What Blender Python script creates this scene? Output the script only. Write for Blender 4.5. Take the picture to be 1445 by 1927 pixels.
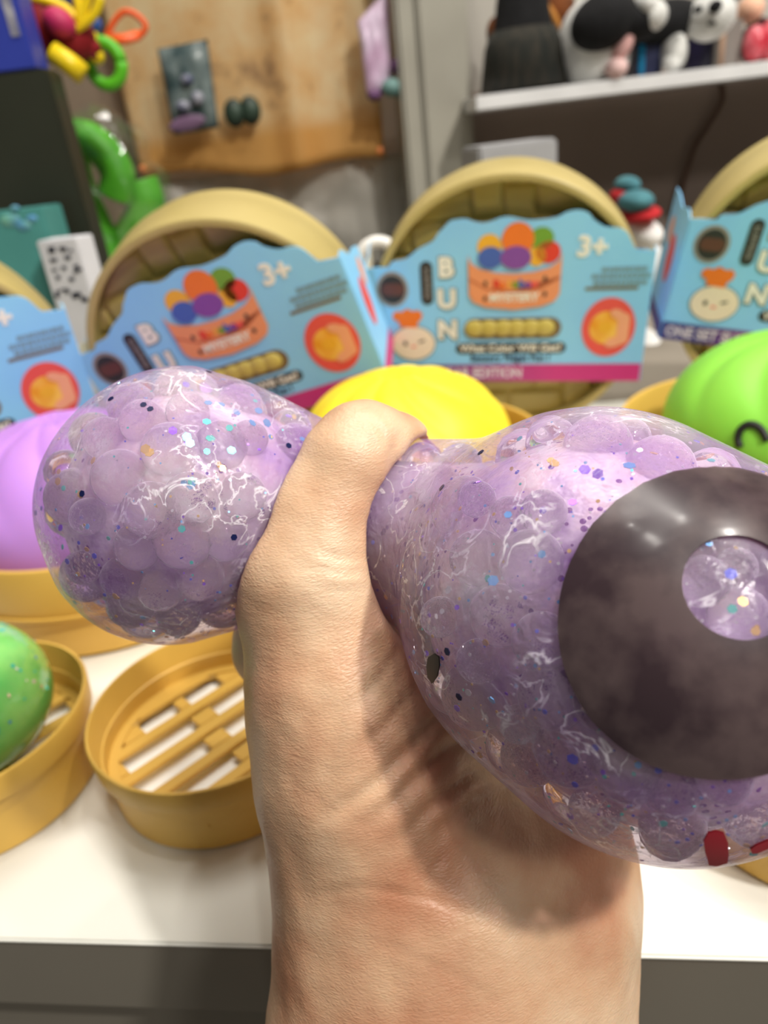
import bpy, bmesh, math, random
import numpy as np
from mathutils import Vector, Matrix, Euler, noise as mnoise
from mathutils.bvhtree import BVHTree
import openvdb

random.seed(7); np.random.seed(7)
S = bpy.context.scene
for o in list(bpy.data.objects): bpy.data.objects.remove(o)
COL = S.collection
PI = math.pi
# ------------------------------------------------------------------ camera
W0, H0, FPX = 1445., 1927., 1392.
PITCH, ROLL, HC = math.radians(26.79), math.radians(6.96), 0.178
fw = Vector((0, math.cos(PITCH), -math.sin(PITCH))); rt = Vector((1, 0, 0)); up = rt.cross(fw)
CX = math.cos(ROLL)*rt - math.sin(ROLL)*up
CY = math.sin(ROLL)*rt + math.cos(ROLL)*up
CC = Vector((0, 0, HC))
cam = bpy.data.cameras.new('camera'); camo = bpy.data.objects.new('camera', cam); COL.objects.link(camo)
camo.matrix_world = Matrix(((CX.x, CY.x, -fw.x, 0), (CX.y, CY.y, -fw.y, 0), (CX.z, CY.z, -fw.z, HC), (0, 0, 0, 1)))
cam.sensor_fit = 'HORIZONTAL'; cam.sensor_width = 36; cam.lens = 36*FPX/W0
cam.clip_start = 0.01; cam.clip_end = 30
cam.dof.use_dof = True; cam.dof.focus_distance = 0.112; cam.dof.aperture_fstop = 24
S.camera = camo
# ------------------------------------------------------------------ light
S.view_settings.view_transform = 'Standard'; S.view_settings.look = 'None'
S.view_settings.gamma = 1; S.view_settings.use_curve_mapping = False
S.view_settings.exposure = 0.0
w = bpy.data.worlds.new('world'); S.world = w; w.use_nodes = True
bg = w.node_tree.nodes['Background']; bg.inputs[0].default_value = (1.0, .95, .88, 1); bg.inputs[1].default_value = 0.13
def area(name, loc, target, size, power, color=(1, .95, .88)):
    l = bpy.data.lights.new(name, 'AREA'); l.shape = 'DISK'; l.size = size; l.energy = power; l.color = color
    o = bpy.data.objects.new(name, l); COL.objects.link(o); o.location = loc
    o.rotation_euler = (Vector(target)-Vector(loc)).to_track_quat('-Z', 'Y').to_euler(); return o
area('ceiling_or_fill_lamp', (.76, -.50, 1.32), (0, .15, .05), .09, 18.5)
area('ceiling_or_fill_lamp', (.80, .10, 1.5), (0, .15, .05), .08, 8)
area('ceiling_or_fill_lamp', (.75, -1.0, 1.25), (0, .55, .05), .20, 6.5)  # added fill from the camera side to brighten the package fronts
for p_ in ((.25, -.35, 1.5), (.35, .35, 1.6), (1.1, -.3, 1.4), (-.05, .1, 1.7)): area('added_glint_spot', p_, (0, .15, .05), .045, 2.2)  # small spots added to put glints on the gel beads
area('ceiling_or_fill_lamp', (.1, .75, 1.9), (0, .9, .1), .8, 16)  # added broad fill that brightens the wall and background toys
# ------------------------------------------------------------------ helpers
def ray(px, py): return fw + CX*((px-W0/2)/FPX) - CY*((py-H0/2)/FPX)
def onz(px, py, z): d = ray(px, py); return CC + d*((z-HC)/d.z)
def ony(px, py, y): d = ray(px, py); return CC + d*(y/d.y)
def at(px, py, D): return CC + ray(px, py)*D
def topx(P):
    d = Vector(P)-CC; z = d.dot(fw); return W0/2+FPX*d.dot(CX)/z, H0/2-FPX*d.dot(CY)/z, z
def s2l(c): return tuple(((v/255.)/12.92 if v/255. <= .04045 else ((v/255.+.055)/1.055)**2.4) for v in c)
MATS = {}
def mat(name, rgb, rough=.5, rgb2=None, scale=20., bump=0., bscale=60., metal=0., spec=.5, coat=0., sss=0., sssr=(1, .4, .25), sscale=.003, trans=0., ior=1.45, alpha=1., lo=.35, hi=.65, detail=3., sheen=0., stretch=None):
    if name in MATS: return MATS[name]
    m = bpy.data.materials.new(name); m.use_nodes = True; nt = m.node_tree; N = nt.nodes; L = nt.links
    b = N['Principled BSDF']; c = s2l(rgb)+(1,)
    b.inputs['Base Color'].default_value = c
    b.inputs['Roughness'].default_value = rough; b.inputs['Metallic'].default_value = metal
    b.inputs['Specular IOR Level'].default_value = spec; b.inputs['Coat Weight'].default_value = coat
    b.inputs['Coat Roughness'].default_value = .08
    b.inputs['IOR'].default_value = ior; b.inputs['Transmission Weight'].default_value = trans; b.inputs['Alpha'].default_value = alpha
    b.inputs['Sheen Weight'].default_value = sheen
    if sss:
        b.inputs['Subsurface Weight'].default_value = sss; b.inputs['Subsurface Radius'].default_value = sssr; b.inputs['Subsurface Scale'].default_value = sscale
    tc = N.new('ShaderNodeTexCoord'); src = tc.outputs['Object']
    if stretch:
        mp = N.new('ShaderNodeMapping'); mp.inputs['Scale'].default_value = stretch; L.new(src, mp.inputs[0]); src = mp.outputs[0]
    n = N.new('ShaderNodeTexNoise'); n.inputs['Scale'].default_value = scale; n.inputs['Detail'].default_value = detail; L.new(src, n.inputs['Vector'])
    r = N.new('ShaderNodeValToRGB'); r.color_ramp.elements[0].position = lo; r.color_ramp.elements[1].position = hi
    if rgb2 is None: rgb2 = tuple(min(255, v*1.04+2) for v in rgb)
    r.color_ramp.elements[0].color = c; r.color_ramp.elements[1].color = s2l(rgb2)+(1,)
    L.new(n.outputs['Fac'], r.inputs[0]); L.new(r.outputs[0], b.inputs['Base Color'])
    if bump:
        n2 = N.new('ShaderNodeTexNoise'); n2.inputs['Scale'].default_value = bscale; n2.inputs['Detail'].default_value = 3; L.new(src, n2.inputs['Vector'])
        bp = N.new('ShaderNodeBump'); bp.inputs['Strength'].default_value = bump; bp.inputs['Distance'].default_value = .001
        L.new(n2.outputs['Fac'], bp.inputs['Height']); L.new(bp.outputs[0], b.inputs['Normal'])
        if coat: L.new(bp.outputs[0], b.inputs['Coat Normal'])
    MATS[name] = m; return m
def obj(name, bm, m, parent=None, smooth=True, angle=None):
    me = bpy.data.meshes.new(name)
    if isinstance(bm, tuple): me.from_pydata([tuple(v) for v in bm[0]], [], [tuple(f) for f in bm[1]])
    else:
        bmesh.ops.recalc_face_normals(bm, faces=bm.faces[:]) if bm.faces else None
        bm.to_mesh(me); bm.free()
    ms = m if isinstance(m, (list, tuple)) else [m]
    for x in ms: me.materials.append(x)
    if smooth:
        for p in me.polygons: p.use_smooth = True
        if angle: me.set_sharp_from_angle(angle=math.radians(angle))
    me.update()
    o = bpy.data.objects.new(name, me); COL.objects.link(o)
    if parent: o.parent = parent
    return o
def tag(o, label=None, cat=None, group=None, kind=None):
    for k, v in (('label', label), ('category', cat), ('group', group), ('kind', kind)):
        if v: o[k] = v
    return o
def empty(name, loc, label, cat, group=None, rz=0):
    o = bpy.data.objects.new(name, None); COL.objects.link(o); o.location = loc; o.rotation_euler = (0, 0, rz)
    o.empty_display_size = .01; return tag(o, label, cat, group)
def copy_tree(o, parent=None):
    c = o.copy(); COL.objects.link(c)
    if parent: c.parent = parent
    for ch in list(o.children): copy_tree(ch, c)
    return c
def BM(): return bmesh.new()
def box(bm, c, s, rot=None, bev=0., taper=1.):
    r = bmesh.ops.create_cube(bm, size=1); vs = r['verts']
    for v in vs:
        v.co = Vector((v.co.x*s[0], v.co.y*s[1], v.co.z*s[2]))
        if v.co.z > 0 and taper != 1: v.co.x *= taper; v.co.y *= taper
    if bev: 
        r2 = bmesh.ops.bevel(bm, geom=list({e for v in vs for e in v.link_edges}), offset=bev, segments=2, affect='EDGES'); vs = list({v for f in r2['faces'] for v in f.verts} | {v for v in vs if v.is_valid})
        seen = set(); st = list(vs)
        while st:
            v = st.pop()
            if v in seen: continue
            seen.add(v); st += [e.other_vert(v) for e in v.link_edges]
        vs = list(seen)
    M = Matrix.Translation(c) @ (rot.to_matrix().to_4x4() if rot else Matrix())
    bmesh.ops.transform(bm, matrix=M, verts=vs); return vs
def ball(bm, c, r, seg=20, rings=14, rot=None, sc=(1, 1, 1)):
    rr = bmesh.ops.create_uvsphere(bm, u_segments=seg, v_segments=rings, radius=1)
    M = Matrix.Translation(c) @ (rot.to_matrix().to_4x4() if rot else Matrix()) @ Matrix.Diagonal((r*sc[0], r*sc[1], r*sc[2], 1))
    bmesh.ops.transform(bm, matrix=M, verts=rr['verts']); return rr['verts']
def lathe(bm, prof, seg=64, close=False):
    rings = []
    for (r, z) in prof:
        if r < 1e-6: rings.append([bm.verts.new((0, 0, z))])
        else: rings.append([bm.verts.new((r*math.cos(2*PI*i/seg), r*math.sin(2*PI*i/seg), z)) for i in range(seg)])
    pairs = list(zip(rings, rings[1:]))
    if close: pairs.append((rings[-1], rings[0]))
    for a, b in pairs:
        for i in range(seg):
            j = (i+1) % seg
            if len(a) == 1 and len(b) == 1: continue
            if len(a) == 1: bm.faces.new((a[0], b[i], b[j]))
            elif len(b) == 1: bm.faces.new((a[i], a[j], b[0]))
            else: bm.faces.new((a[i], a[j], b[j], b[i]))
    return [v for r in rings for v in r]
def tube(bm, pts, rad, seg=10, cap=True, flat=1.):
    pts = [Vector(p) for p in pts]; n = len(pts); rings = []
    rads = rad if isinstance(rad, (list, tuple)) else [rad]*n
    T0 = None; nrm = None
    for i, p in enumerate(pts):
        T = (pts[min(i+1, n-1)]-pts[max(i-1, 0)]).normalized()
        if nrm is None: nrm = T.orthogonal().normalized()
        else: nrm = (nrm - T*nrm.dot(T)).normalized()
        bn = T.cross(nrm)
        rings.append([bm.verts.new(p+nrm*math.cos(2*PI*k/seg)*rads[i]+bn*math.sin(2*PI*k/seg)*rads[i]*flat) for k in range(seg)])
    for a, b in zip(rings, rings[1:]):
        for k in range(seg): bm.faces.new((a[k], a[(k+1) % seg], b[(k+1) % seg], b[k]))
    if cap: bm.faces.new(rings[0][::-1]); bm.faces.new(rings[-1])
def smoothpts(pts, n=6):
    P = [Vector(p) for p in pts]; out = []
    for i in range(len(P)-1):
        a, b, c, d = P[max(i-1, 0)], P[i], P[i+1], P[min(i+2, len(P)-1)]
        for k in range(n):
            t = k/n; out.append(.5*((2*b)+(c-a)*t+(2*a-5*b+4*c-d)*t*t+(3*b-a-3*c+d)*t**3))
    return out+[P[-1]]
def plate(bm, pts, y0, y1):
    """outline pts (x,z) extruded between y0 (front) and y1"""
    a = [bm.verts.new((x, y0, z)) for x, z in pts]; b = [bm.verts.new((x, y1, z)) for x, z in pts]
    f1 = bm.faces.new(a); f2 = bm.faces.new(b[::-1]); n = len(pts)
    for i in range(n): bm.faces.new((a[i], b[i], b[(i+1) % n], a[(i+1) % n]))
    bmesh.ops.triangulate(bm, faces=[f1, f2])
def ell(cx, cz, rx, rz, n=32, rot=0., a0=0., a1=2*PI):
    full = abs(a1-a0-2*PI) < 1e-6; out = []
    for i in range(n if full else n+1):
        t = a0+(a1-a0)*i/n; x = rx*math.cos(t); z = rz*math.sin(t)
        out.append((cx+x*math.cos(rot)-z*math.sin(rot), cz+x*math.sin(rot)+z*math.cos(rot)))
    return out
def capsule2d(cx, cz, w, h, n=10):
    r = min(w, h)/2; out = []
    if w >= h:
        out += ell(cx+w/2-r, cz, r, r, n, 0, -PI/2, PI/2)+ell(cx-w/2+r, cz, r, r, n, 0, PI/2, 1.5*PI)
    else:
        out += ell(cx, cz+h/2-r, r, r, n, 0, 0, PI)+ell(cx, cz-h/2+r, r, r, n, 0, PI, 2*PI)
    return out
def text(name, s, size, x, z, y, m, parent, ang=0., bold=.0, depth=.00012, spacing=1., align='CENTER', squash=1.):
    cu = bpy.data.curves.new('t', 'FONT'); cu.body = s; cu.size = size; cu.align_x = align; cu.align_y = 'CENTER'
    cu.extrude = depth; cu.offset = bold; cu.space_character = spacing; cu.resolution_u = 3
    o = bpy.data.objects.new('t', cu); COL.objects.link(o); bpy.context.view_layer.update()
    me = bpy.data.meshes.new_from_object(o.evaluated_get(bpy.context.evaluated_depsgraph_get()))
    bpy.data.objects.remove(o); bpy.data.curves.remove(cu)
    me.transform(Matrix.Translation((x, y, z)) @ Matrix.Rotation(-ang, 4, 'Y') @ Matrix.Rotation(PI/2, 4, 'X') @ Matrix.Diagonal((squash, 1, 1, 1)))
    me.materials.clear(); me.materials.append(m)
    o2 = bpy.data.objects.new(name, me); COL.objects.link(o2); o2.parent = parent; return o2

# ------------------------------------------------------------------ SDF tools (camera-aligned cm grid)
class SDF:
    def __init__(s, lo, hi, h):
        s.lo = np.array(lo, float); s.h = h; s.n = np.ceil((np.array(hi)-s.lo)/h).astype(int)+1
        s.f = np.full(tuple(s.n), 9.0, np.float32)
    def sub(s, lo, hi):
        a = np.maximum(((np.array(lo)-s.lo)/s.h).astype(int), 0); b = np.minimum(((np.array(hi)-s.lo)/s.h).astype(int)+2, s.n)
        sl = tuple(slice(int(x), int(y)) for x, y in zip(a, b))
        ax = [s.lo[i]+s.h*np.arange(a[i], b[i]) for i in range(3)]
        return sl, np.meshgrid(*ax, indexing='ij')
    def smin(s, sl, d, k):
        a = s.f[sl]
        if k <= 0: s.f[sl] = np.minimum(a, d); return
        h = np.maximum(k-np.abs(a-d), 0)/k; s.f[sl] = np.minimum(a, d)-h*h*k*.25
    def cone(s, a, b, r1, r2, k=.3, M=1.4):
        a = np.array(a, float); b = np.array(b, float); m = max(r1, r2)+M
        sl, (X, Y, Z) = s.sub(np.minimum(a, b)-m, np.maximum(a, b)+m)
        ab = b-a; L2 = (ab**2).sum()+1e-9
        t = np.clip(((X-a[0])*ab[0]+(Y-a[1])*ab[1]+(Z-a[2])*ab[2])/L2, 0, 1)
        d = np.sqrt((X-a[0]-t*ab[0])**2+(Y-a[1]-t*ab[1])**2+(Z-a[2]-t*ab[2])**2)-(r1+(r2-r1)*t)
        s.smin(sl, d.astype(np.float32), k)
    def chain(s, P, k=.3):
        for (p, r), (q, r2) in zip(P, P[1:]): s.cone(p, q, r, r2, k)
    def mesh(s, iso=0.):
        g = openvdb.FloatGrid(9.0); g.copyFromArray(np.ascontiguousarray(np.clip(s.f, -3, 3)))
        v, t, q = g.convertToPolygons(isovalue=iso, adaptivity=0.)
        return s.lo+v*s.h, q[:, ::-1]
def P3(px, py, D): return np.array([(px-W0/2)*D/FPX, -(py-H0/2)*D/FPX, D])     # camera-aligned cm
RM = np.array([list(CX), list(CY), list(fw)])
def c2w(v): return (np.asarray(v)/100.) @ RM + np.array([0, 0, HC])

# ------------------------------------------------------------------ materials
white_top = mat('white_laminate', (232, 232, 224), .32, scale=8)
grey_front = mat('grey_laminate', (124, 119, 108), .6, scale=10)
gold = mat('golden_plastic', (214, 172, 78), .42, (222, 180, 88), scale=12, bump=.05, bscale=300)
tan = mat('tan_bamboo_plastic', (178, 160, 98), .42, (190, 172, 110), scale=14, bump=.06, bscale=250)
sky = mat('light_blue_card', (140, 206, 255), .45)
skyin = mat('inner_card', (225, 222, 205), .7)
cream = mat('cream_print', (238, 236, 224), .5); dark = mat('charcoal_print', (45, 45, 48), .5)
navy = mat('navy_print', (38, 60, 100), .5); magenta = mat('magenta_print', (196, 52, 128), .45)
orange = mat('orange_print', (236, 120, 40), .5); red = mat('red_print', (222, 62, 44), .5)
yellowp = mat('yellow_print', (236, 176, 50), .5); greenp = mat('green_print', (112, 160, 50), .5)
bluep = mat('blue_print', (66, 98, 180), .5); purplep = mat('purple_print', (130, 72, 160), .5)
peach = mat('peach_print', (232, 150, 104), .5); peachd = mat('dark_peach_print', (196, 110, 72), .5)
coral = mat('coral_print', (232, 88, 80), .5); skinp = mat('skin_print', (240, 168, 132), .5)
brownp = mat('brown_print', (120, 100, 62), .5); greyp = mat('grey_print', (120, 150, 165), .5)
bungold = mat('bun_orange_print', (240, 160, 40), .5, (252, 200, 90), scale=90)
silver = mat('silver_print', (150, 142, 138), .4); maroon = mat('maroon_print', (96, 56, 52), .4)
beige = mat('bun_cream_print', (236, 220, 196), .5)

# ------------------------------------------------------------------ setting
def struct(o): o['kind'] = 'structure'; return o
def quadbox(name, x0, x1, y0, y1, z0, z1, m, parent=None, bev=0.): 
    b = BM(); box(b, ((x0+x1)/2, (y0+y1)/2, (z0+z1)/2), (x1-x0, y1-y0, z1-z0), bev=bev); return obj(name, b, m, parent, angle=30)
struct(quadbox('floor', -3, 3, -2, 2, -.95, -.93, mat('floor_tiles', (120, 112, 100), .5)))
wallm = mat('grey_plaster', (186, 182, 172), .8, (166, 160, 152), scale=5, bump=.2, bscale=30)
struct(quadbox('wall_back', -2.2, 2.2, 1.10, 1.2, -.93, 2.2, wallm))
cxl = ony(752, 140, .98).x; cxr = ony(886, 140, .98).x
b = BM()
box(b, ((cxl+cxr)/2, 1.04, .63), (cxr-cxl, .119, 3.1), bev=.004)
box(b, (cxl+.035, .978, .63), (.022, .012, 3.1), bev=.003); box(b, (cxr-.03, .978, .63), (.03, .01, 3.1), bev=.003)
struct(obj('trim_1', b, mat('column_paint', (168, 165, 152), .5, (150, 146, 134), scale=6), angle=30))
struct(quadbox('wall_right', cxr+.002, 2.1, 1.085, 1.099, -.93, ony(1000, 160, 1.08).z, mat('taupe_board', (150, 134, 124), .8, (138, 122, 112), scale=4)))
struct(quadbox('wall_left', -1.5, ony(262, 330, 1.09).x+.004, 1.085, 1.099, -.93, 1.5, mat('brown_board', (128, 112, 94), .8, (116, 100, 84), scale=4)))

# display table: front edge follows the photographed edge
e0, e1 = onz(0, 1768, 0), onz(1445, 1805, 0); ed = (e1-e0).normalized(); a_t = math.atan2(ed.y, ed.x)
troot = empty('display_table', (0, 0, -.9), 'white topped display counter with grey front under all the toys', 'table')
def tpt(u, v, z): 
    n = Vector((-ed.y, ed.x, 0)); p = e0+ed*u+n*v; return (p.x, p.y, z+.9)
b = BM()
pts = [tpt(-.75, 0, 0), tpt(1.1, 0, 0), tpt(1.1, .72, 0), tpt(-.75, .72, 0)]
for zz in (0, -.012):
    pass
vt = [b.verts.new((x, y, z)) for x, y, z in pts]; vb = [b.verts.new((x, y, z-.0016)) for x, y, z in pts]
b.faces.new(vt); b.faces.new(vb[::-1])
for i in range(4): b.faces.new((vt[i], vb[i], vb[(i+1) % 4], vt[(i+1) % 4]))
bmesh.ops.bevel(b, geom=b.edges[:], offset=.0006, segments=2, affect='EDGES')
obj('table_top', b, white_top, troot, angle=40)
def slab(name, u0, u1, v0, v1, z0, z1, m):
    b = BM(); P = [tpt(u0, v0, z0), tpt(u1, v0, z0), tpt(u1, v1, z0), tpt(u0, v1, z0)]
    lo = [b.verts.new(p) for p in P]; hi = [b.verts.new((p[0], p[1], z1+.9)) for p in P]
    b.faces.new(lo[::-1]); b.faces.new(hi)
    for i in range(4): b.faces.new((lo[i], lo[(i+1) % 4], hi[(i+1) % 4], hi[i]))
    return obj(name, b, m, troot, smooth=False)
slab('apron', -.745, 1.095, .0006, .02, -.030, -.0017, grey_front)
slab('cabinet_body', -.74, 1.09, .006, .71, -.93+.0, -.0302, grey_front)

slab('rear_mat', -.74, 1.09, .385, .712, .00005, .0006, mat('taupe_mat', (140, 132, 120), .7, scale=6))

# ------------------------------------------------------------------ squeeze ball (two lobes squeezed through the fist)
G = SDF((-8, -7.2, 7.5), (8.6, 4.2, 18.5), .085)
def sph(px, py, D, rpx): return P3(px, py, D), rpx*D/FPX
ballprims = [
 (sph(1110, 1130, 12.0, 362), sph(1232, 1212, 11.3, 382)),
 (sph(345, 948, 14.6, 242), sph(390, 950, 14.8, 232)),
 (sph(375, 945, 14.8, 240), sph(668, 950, 15.2, 138)),
 (sph(668, 955, 15.2, 132), sph(925, 1045, 13.6, 225)),
 (sph(276, 960, 14.6, 182), sph(300, 1010, 14.6, 188)),
]
for (a, r1), (c, r2) in ballprims: G.cone(a, c, r1, r2, .55, 1.2)
base_f = G.f.copy()
bv, bq = G.mesh(0.)
bvw = c2w(bv)
bvh0 = BVHTree.FromPolygons([tuple(v) for v in bvw], [tuple(int(i) for i in q) for q in bq])
def hit(px, py, bvh=bvh0):
    d = ray(px, py).normalized(); h = bvh.ray_cast(CC, d); return h[0], h[1]
beads = []   # (centre world, radius m)
def add_bead(px, py, rpx, sink=1.0):
    p, n = hit(px, py)
    if p is None: return
    if n.dot(ray(px, py)) > 0: n = -n
    D = topx(p)[2]; r = rpx*D/FPX*1.0
    c = p - n*(r*sink+.0003)
    beads.append((c, r))
for a in [(860,1035,58),(975,1040,66),(905,1165,62),(990,1215,60),(1000,1332,70),(1035,1462,72),(868,1262,44),(1112,1342,54),(1172,1500,70),(1265,1535,58),(940,950,42),(1385,1505,58),(1100,1575,50),(1010,938,46),(870,915,38),(1340,1075,52),(1420,1150,60),(1405,1050,40),(950,1385,38),(790,1165,40),
          (190,885,58),(312,820,58),(265,965,60),(365,935,54),(132,975,38),(345,1037,62),(237,1047,48),(208,1116,46),(292,1142,46),(165,800,44),(250,760,46),(432,812,52),(470,930,48),(388,1118,48),(125,1085,34),(482,800,38),(360,742,42),(440,1030,44)]:
    add_bead(*a)
# fillers spread over the rest of the two lobes
cand = np.random.permutation(len(bvw))[:9000]
bm_n = {}
for i in cand:
    p = Vector(bvw[i]); r = random.uniform(.0040, .0058)
    loc, n, _, _ = bvh0.find_nearest(p)
    q = topx(p)
    cen_ok = (bv[i][2] < 30)
    if 600 < q[0] < 790: continue
    facing = n.dot(p-CC) < 0
    inner = p - n*(r+.0005) if True else p
    # make sure n points outward
    ccam = RM @ (np.array(inner)-np.array([0, 0, HC]))*100
    ix = ((ccam-G.lo)/G.h).astype(int)
    if (ix < 0).any() or (ix >= G.n).any() or base_f[tuple(ix)] > -.15: inner = p + n*(r+.0005)
    if q[1] < 960 and 850 < q[0] < 1600 and facing and random.random() < .9: continue
    if all((inner-c).length > (r+rr)*.93 for c, rr in beads): beads.append((inner, r))
    if len(beads) > 200: break
# skin bulges a little over the beads
for c, r in beads:
    cc = RM @ (np.array(c)-np.array([0, 0, HC]))*100
    G.cone(cc, cc+1e-4, r*100+.02, r*100+.02, .10, .3)
skin_v, skin_q = G.mesh(0.)
skinw = c2w(skin_v)
G.f = base_f
core_v, core_q = G.mesh(-.46)
sroot = empty('squeeze_ball', c2w(P3(665, 950, 15.2)), 'translucent lilac squeeze ball full of gel beads, bulging from both sides of the fist', 'squeeze toy')
bpy.context.view_layer.update()
IT = sroot.matrix_world.inverted()
def wobj(name, V, F, m, parent, smooth=True):
    off = Vector(parent.location) if parent is sroot or parent.parent is None else Vector((0, 0, 0))
    return obj(name, ([Vector(v)-off for v in V], F), m, parent, smooth)
def ball_skin_mat():
    m = bpy.data.materials.new('lilac_clear_skin'); m.use_nodes = True; nt = m.node_tree; N = nt.nodes; L = nt.links
    out = N['Material Output']; b = N['Principled BSDF']
    tc = N.new('ShaderNodeTexCoord')
    n = N.new('ShaderNodeTexNoise'); n.inputs['Scale'].default_value = 70; n.inputs['Detail'].default_value = 4; L.new(tc.outputs['Object'], n.inputs['Vector'])
    r = N.new('ShaderNodeValToRGB'); r.color_ramp.elements[0].position = .38; r.color_ramp.elements[0].color = s2l((176, 140, 206))+(1,)
    r.color_ramp.elements[1].position = .62; r.color_ramp.elements[1].color = s2l((226, 216, 230))+(1,)
    L.new(n.outputs['Fac'], r.inputs[0]); L.new(r.outputs[0], b.inputs['Base Color'])
    b.inputs['Roughness'].default_value = .12; b.inputs['IOR'].default_value = 1.42; b.inputs['Coat Weight'].default_value = .0; b.inputs['Specular IOR Level'].default_value = .8
    # wrinkles
    w1 = N.new('ShaderNodeTexNoise'); w1.inputs['Scale'].default_value = 260; w1.inputs['Detail'].default_value = 5; w1.inputs['Distortion'].default_value = 1.2; L.new(tc.outputs['Object'], w1.inputs['Vector'])
    w2 = N.new('ShaderNodeTexNoise'); w2.inputs['Scale'].default_value = 60; w2.inputs['Detail'].default_value = 2; L.new(tc.outputs['Object'], w2.inputs['Vector'])
    mx = N.new('ShaderNodeMath'); mx.operation = 'MULTIPLY'; L.new(w1.outputs['Fac'], mx.inputs[0]); L.new(w2.outputs['Fac'], mx.inputs[1])
    bp = N.new('ShaderNodeBump'); bp.inputs['Strength'].default_value = .6; bp.inputs['Distance'].default_value = .0014; L.new(mx.outputs[0], bp.inputs['Height']); L.new(bp.outputs[0], b.inputs['Normal'])
    # fine white streaks painted in as highlights on the crinkled film
    n4 = N.new('ShaderNodeTexNoise'); n4.inputs['Scale'].default_value = 105; n4.inputs['Detail'].default_value = 4; n4.inputs['Distortion'].default_value = 1.5; L.new(tc.outputs['Object'], n4.inputs['Vector'])
    q1 = N.new('ShaderNodeMath'); q1.operation = 'SUBTRACT'; q1.inputs[1].default_value = .5; L.new(n4.outputs['Fac'], q1.inputs[0])
    q2 = N.new('ShaderNodeMath'); q2.operation = 'ABSOLUTE'; L.new(q1.outputs[0], q2.inputs[0])
    q3_ = N.new('ShaderNodeMapRange'); q3_.inputs['From Min'].default_value = 0; q3_.inputs['From Max'].default_value = .022; q3_.inputs['To Min'].default_value = .6; q3_.inputs['To Max'].default_value = 0; L.new(q2.outputs[0], q3_.inputs['Value'])
    n5 = N.new('ShaderNodeTexNoise'); n5.inputs['Scale'].default_value = 75; L.new(tc.outputs['Object'], n5.inputs['Vector'])
    q5 = N.new('ShaderNodeMapRange'); q5.inputs['From Min'].default_value = .46; q5.inputs['From Max'].default_value = .60; L.new(n5.outputs['Fac'], q5.inputs['Value'])
    cr = N.new('ShaderNodeMath'); cr.operation = 'MULTIPLY'; L.new(q3_.outputs[0], cr.inputs[0]); L.new(q5.outputs[0], cr.inputs[1])
    wm = N.new('ShaderNodeMix'); wm.data_type = 'RGBA'; L.new(cr.outputs[0], wm.inputs[0]); L.new(r.outputs[0], wm.inputs[6]); wm.inputs[7].default_value = (.95, .93, .96, 1); L.new(wm.outputs[2], b.inputs['Base Color'])
    t = N.new('ShaderNodeBsdfTransparent'); t.inputs[0].default_value = s2l((246, 240, 249))+(1,)
    mix = N.new('ShaderNodeMixShader'); 
    f = N.new('ShaderNodeMapRange'); f.inputs['To Min'].default_value = .05; f.inputs['To Max'].default_value = .20; f.inputs['From Min'].default_value = .35; f.inputs['From Max'].default_value = .65
    n3 = N.new('ShaderNodeTexNoise'); n3.inputs['Scale'].default_value = 45; n3.inputs['Detail'].default_value = 3; L.new(tc.outputs['Object'], n3.inputs['Vector']); L.new(n3.outputs['Fac'], f.inputs['Value'])
    lw = N.new('ShaderNodeLayerWeight'); lw.inputs['Blend'].default_value = .35; lm = N.new('ShaderNodeMath'); lm.operation = 'MULTIPLY_ADD'; lm.inputs[1].default_value = .45; lm.use_clamp = True
    fa = N.new('ShaderNodeMath'); fa.operation = 'ADD'; L.new(f.outputs[0], fa.inputs[0]); L.new(cr.outputs[0], fa.inputs[1]); L.new(lw.outputs['Facing'], lm.inputs[0]); L.new(fa.outputs[0], lm.inputs[2]); L.new(lm.outputs[0], mix.inputs[0]); L.new(t.outputs[0], mix.inputs[1]); L.new(b.outputs[0], mix.inputs[2])
    L.new(mix.outputs[0], out.inputs['Surface']); return m
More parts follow.
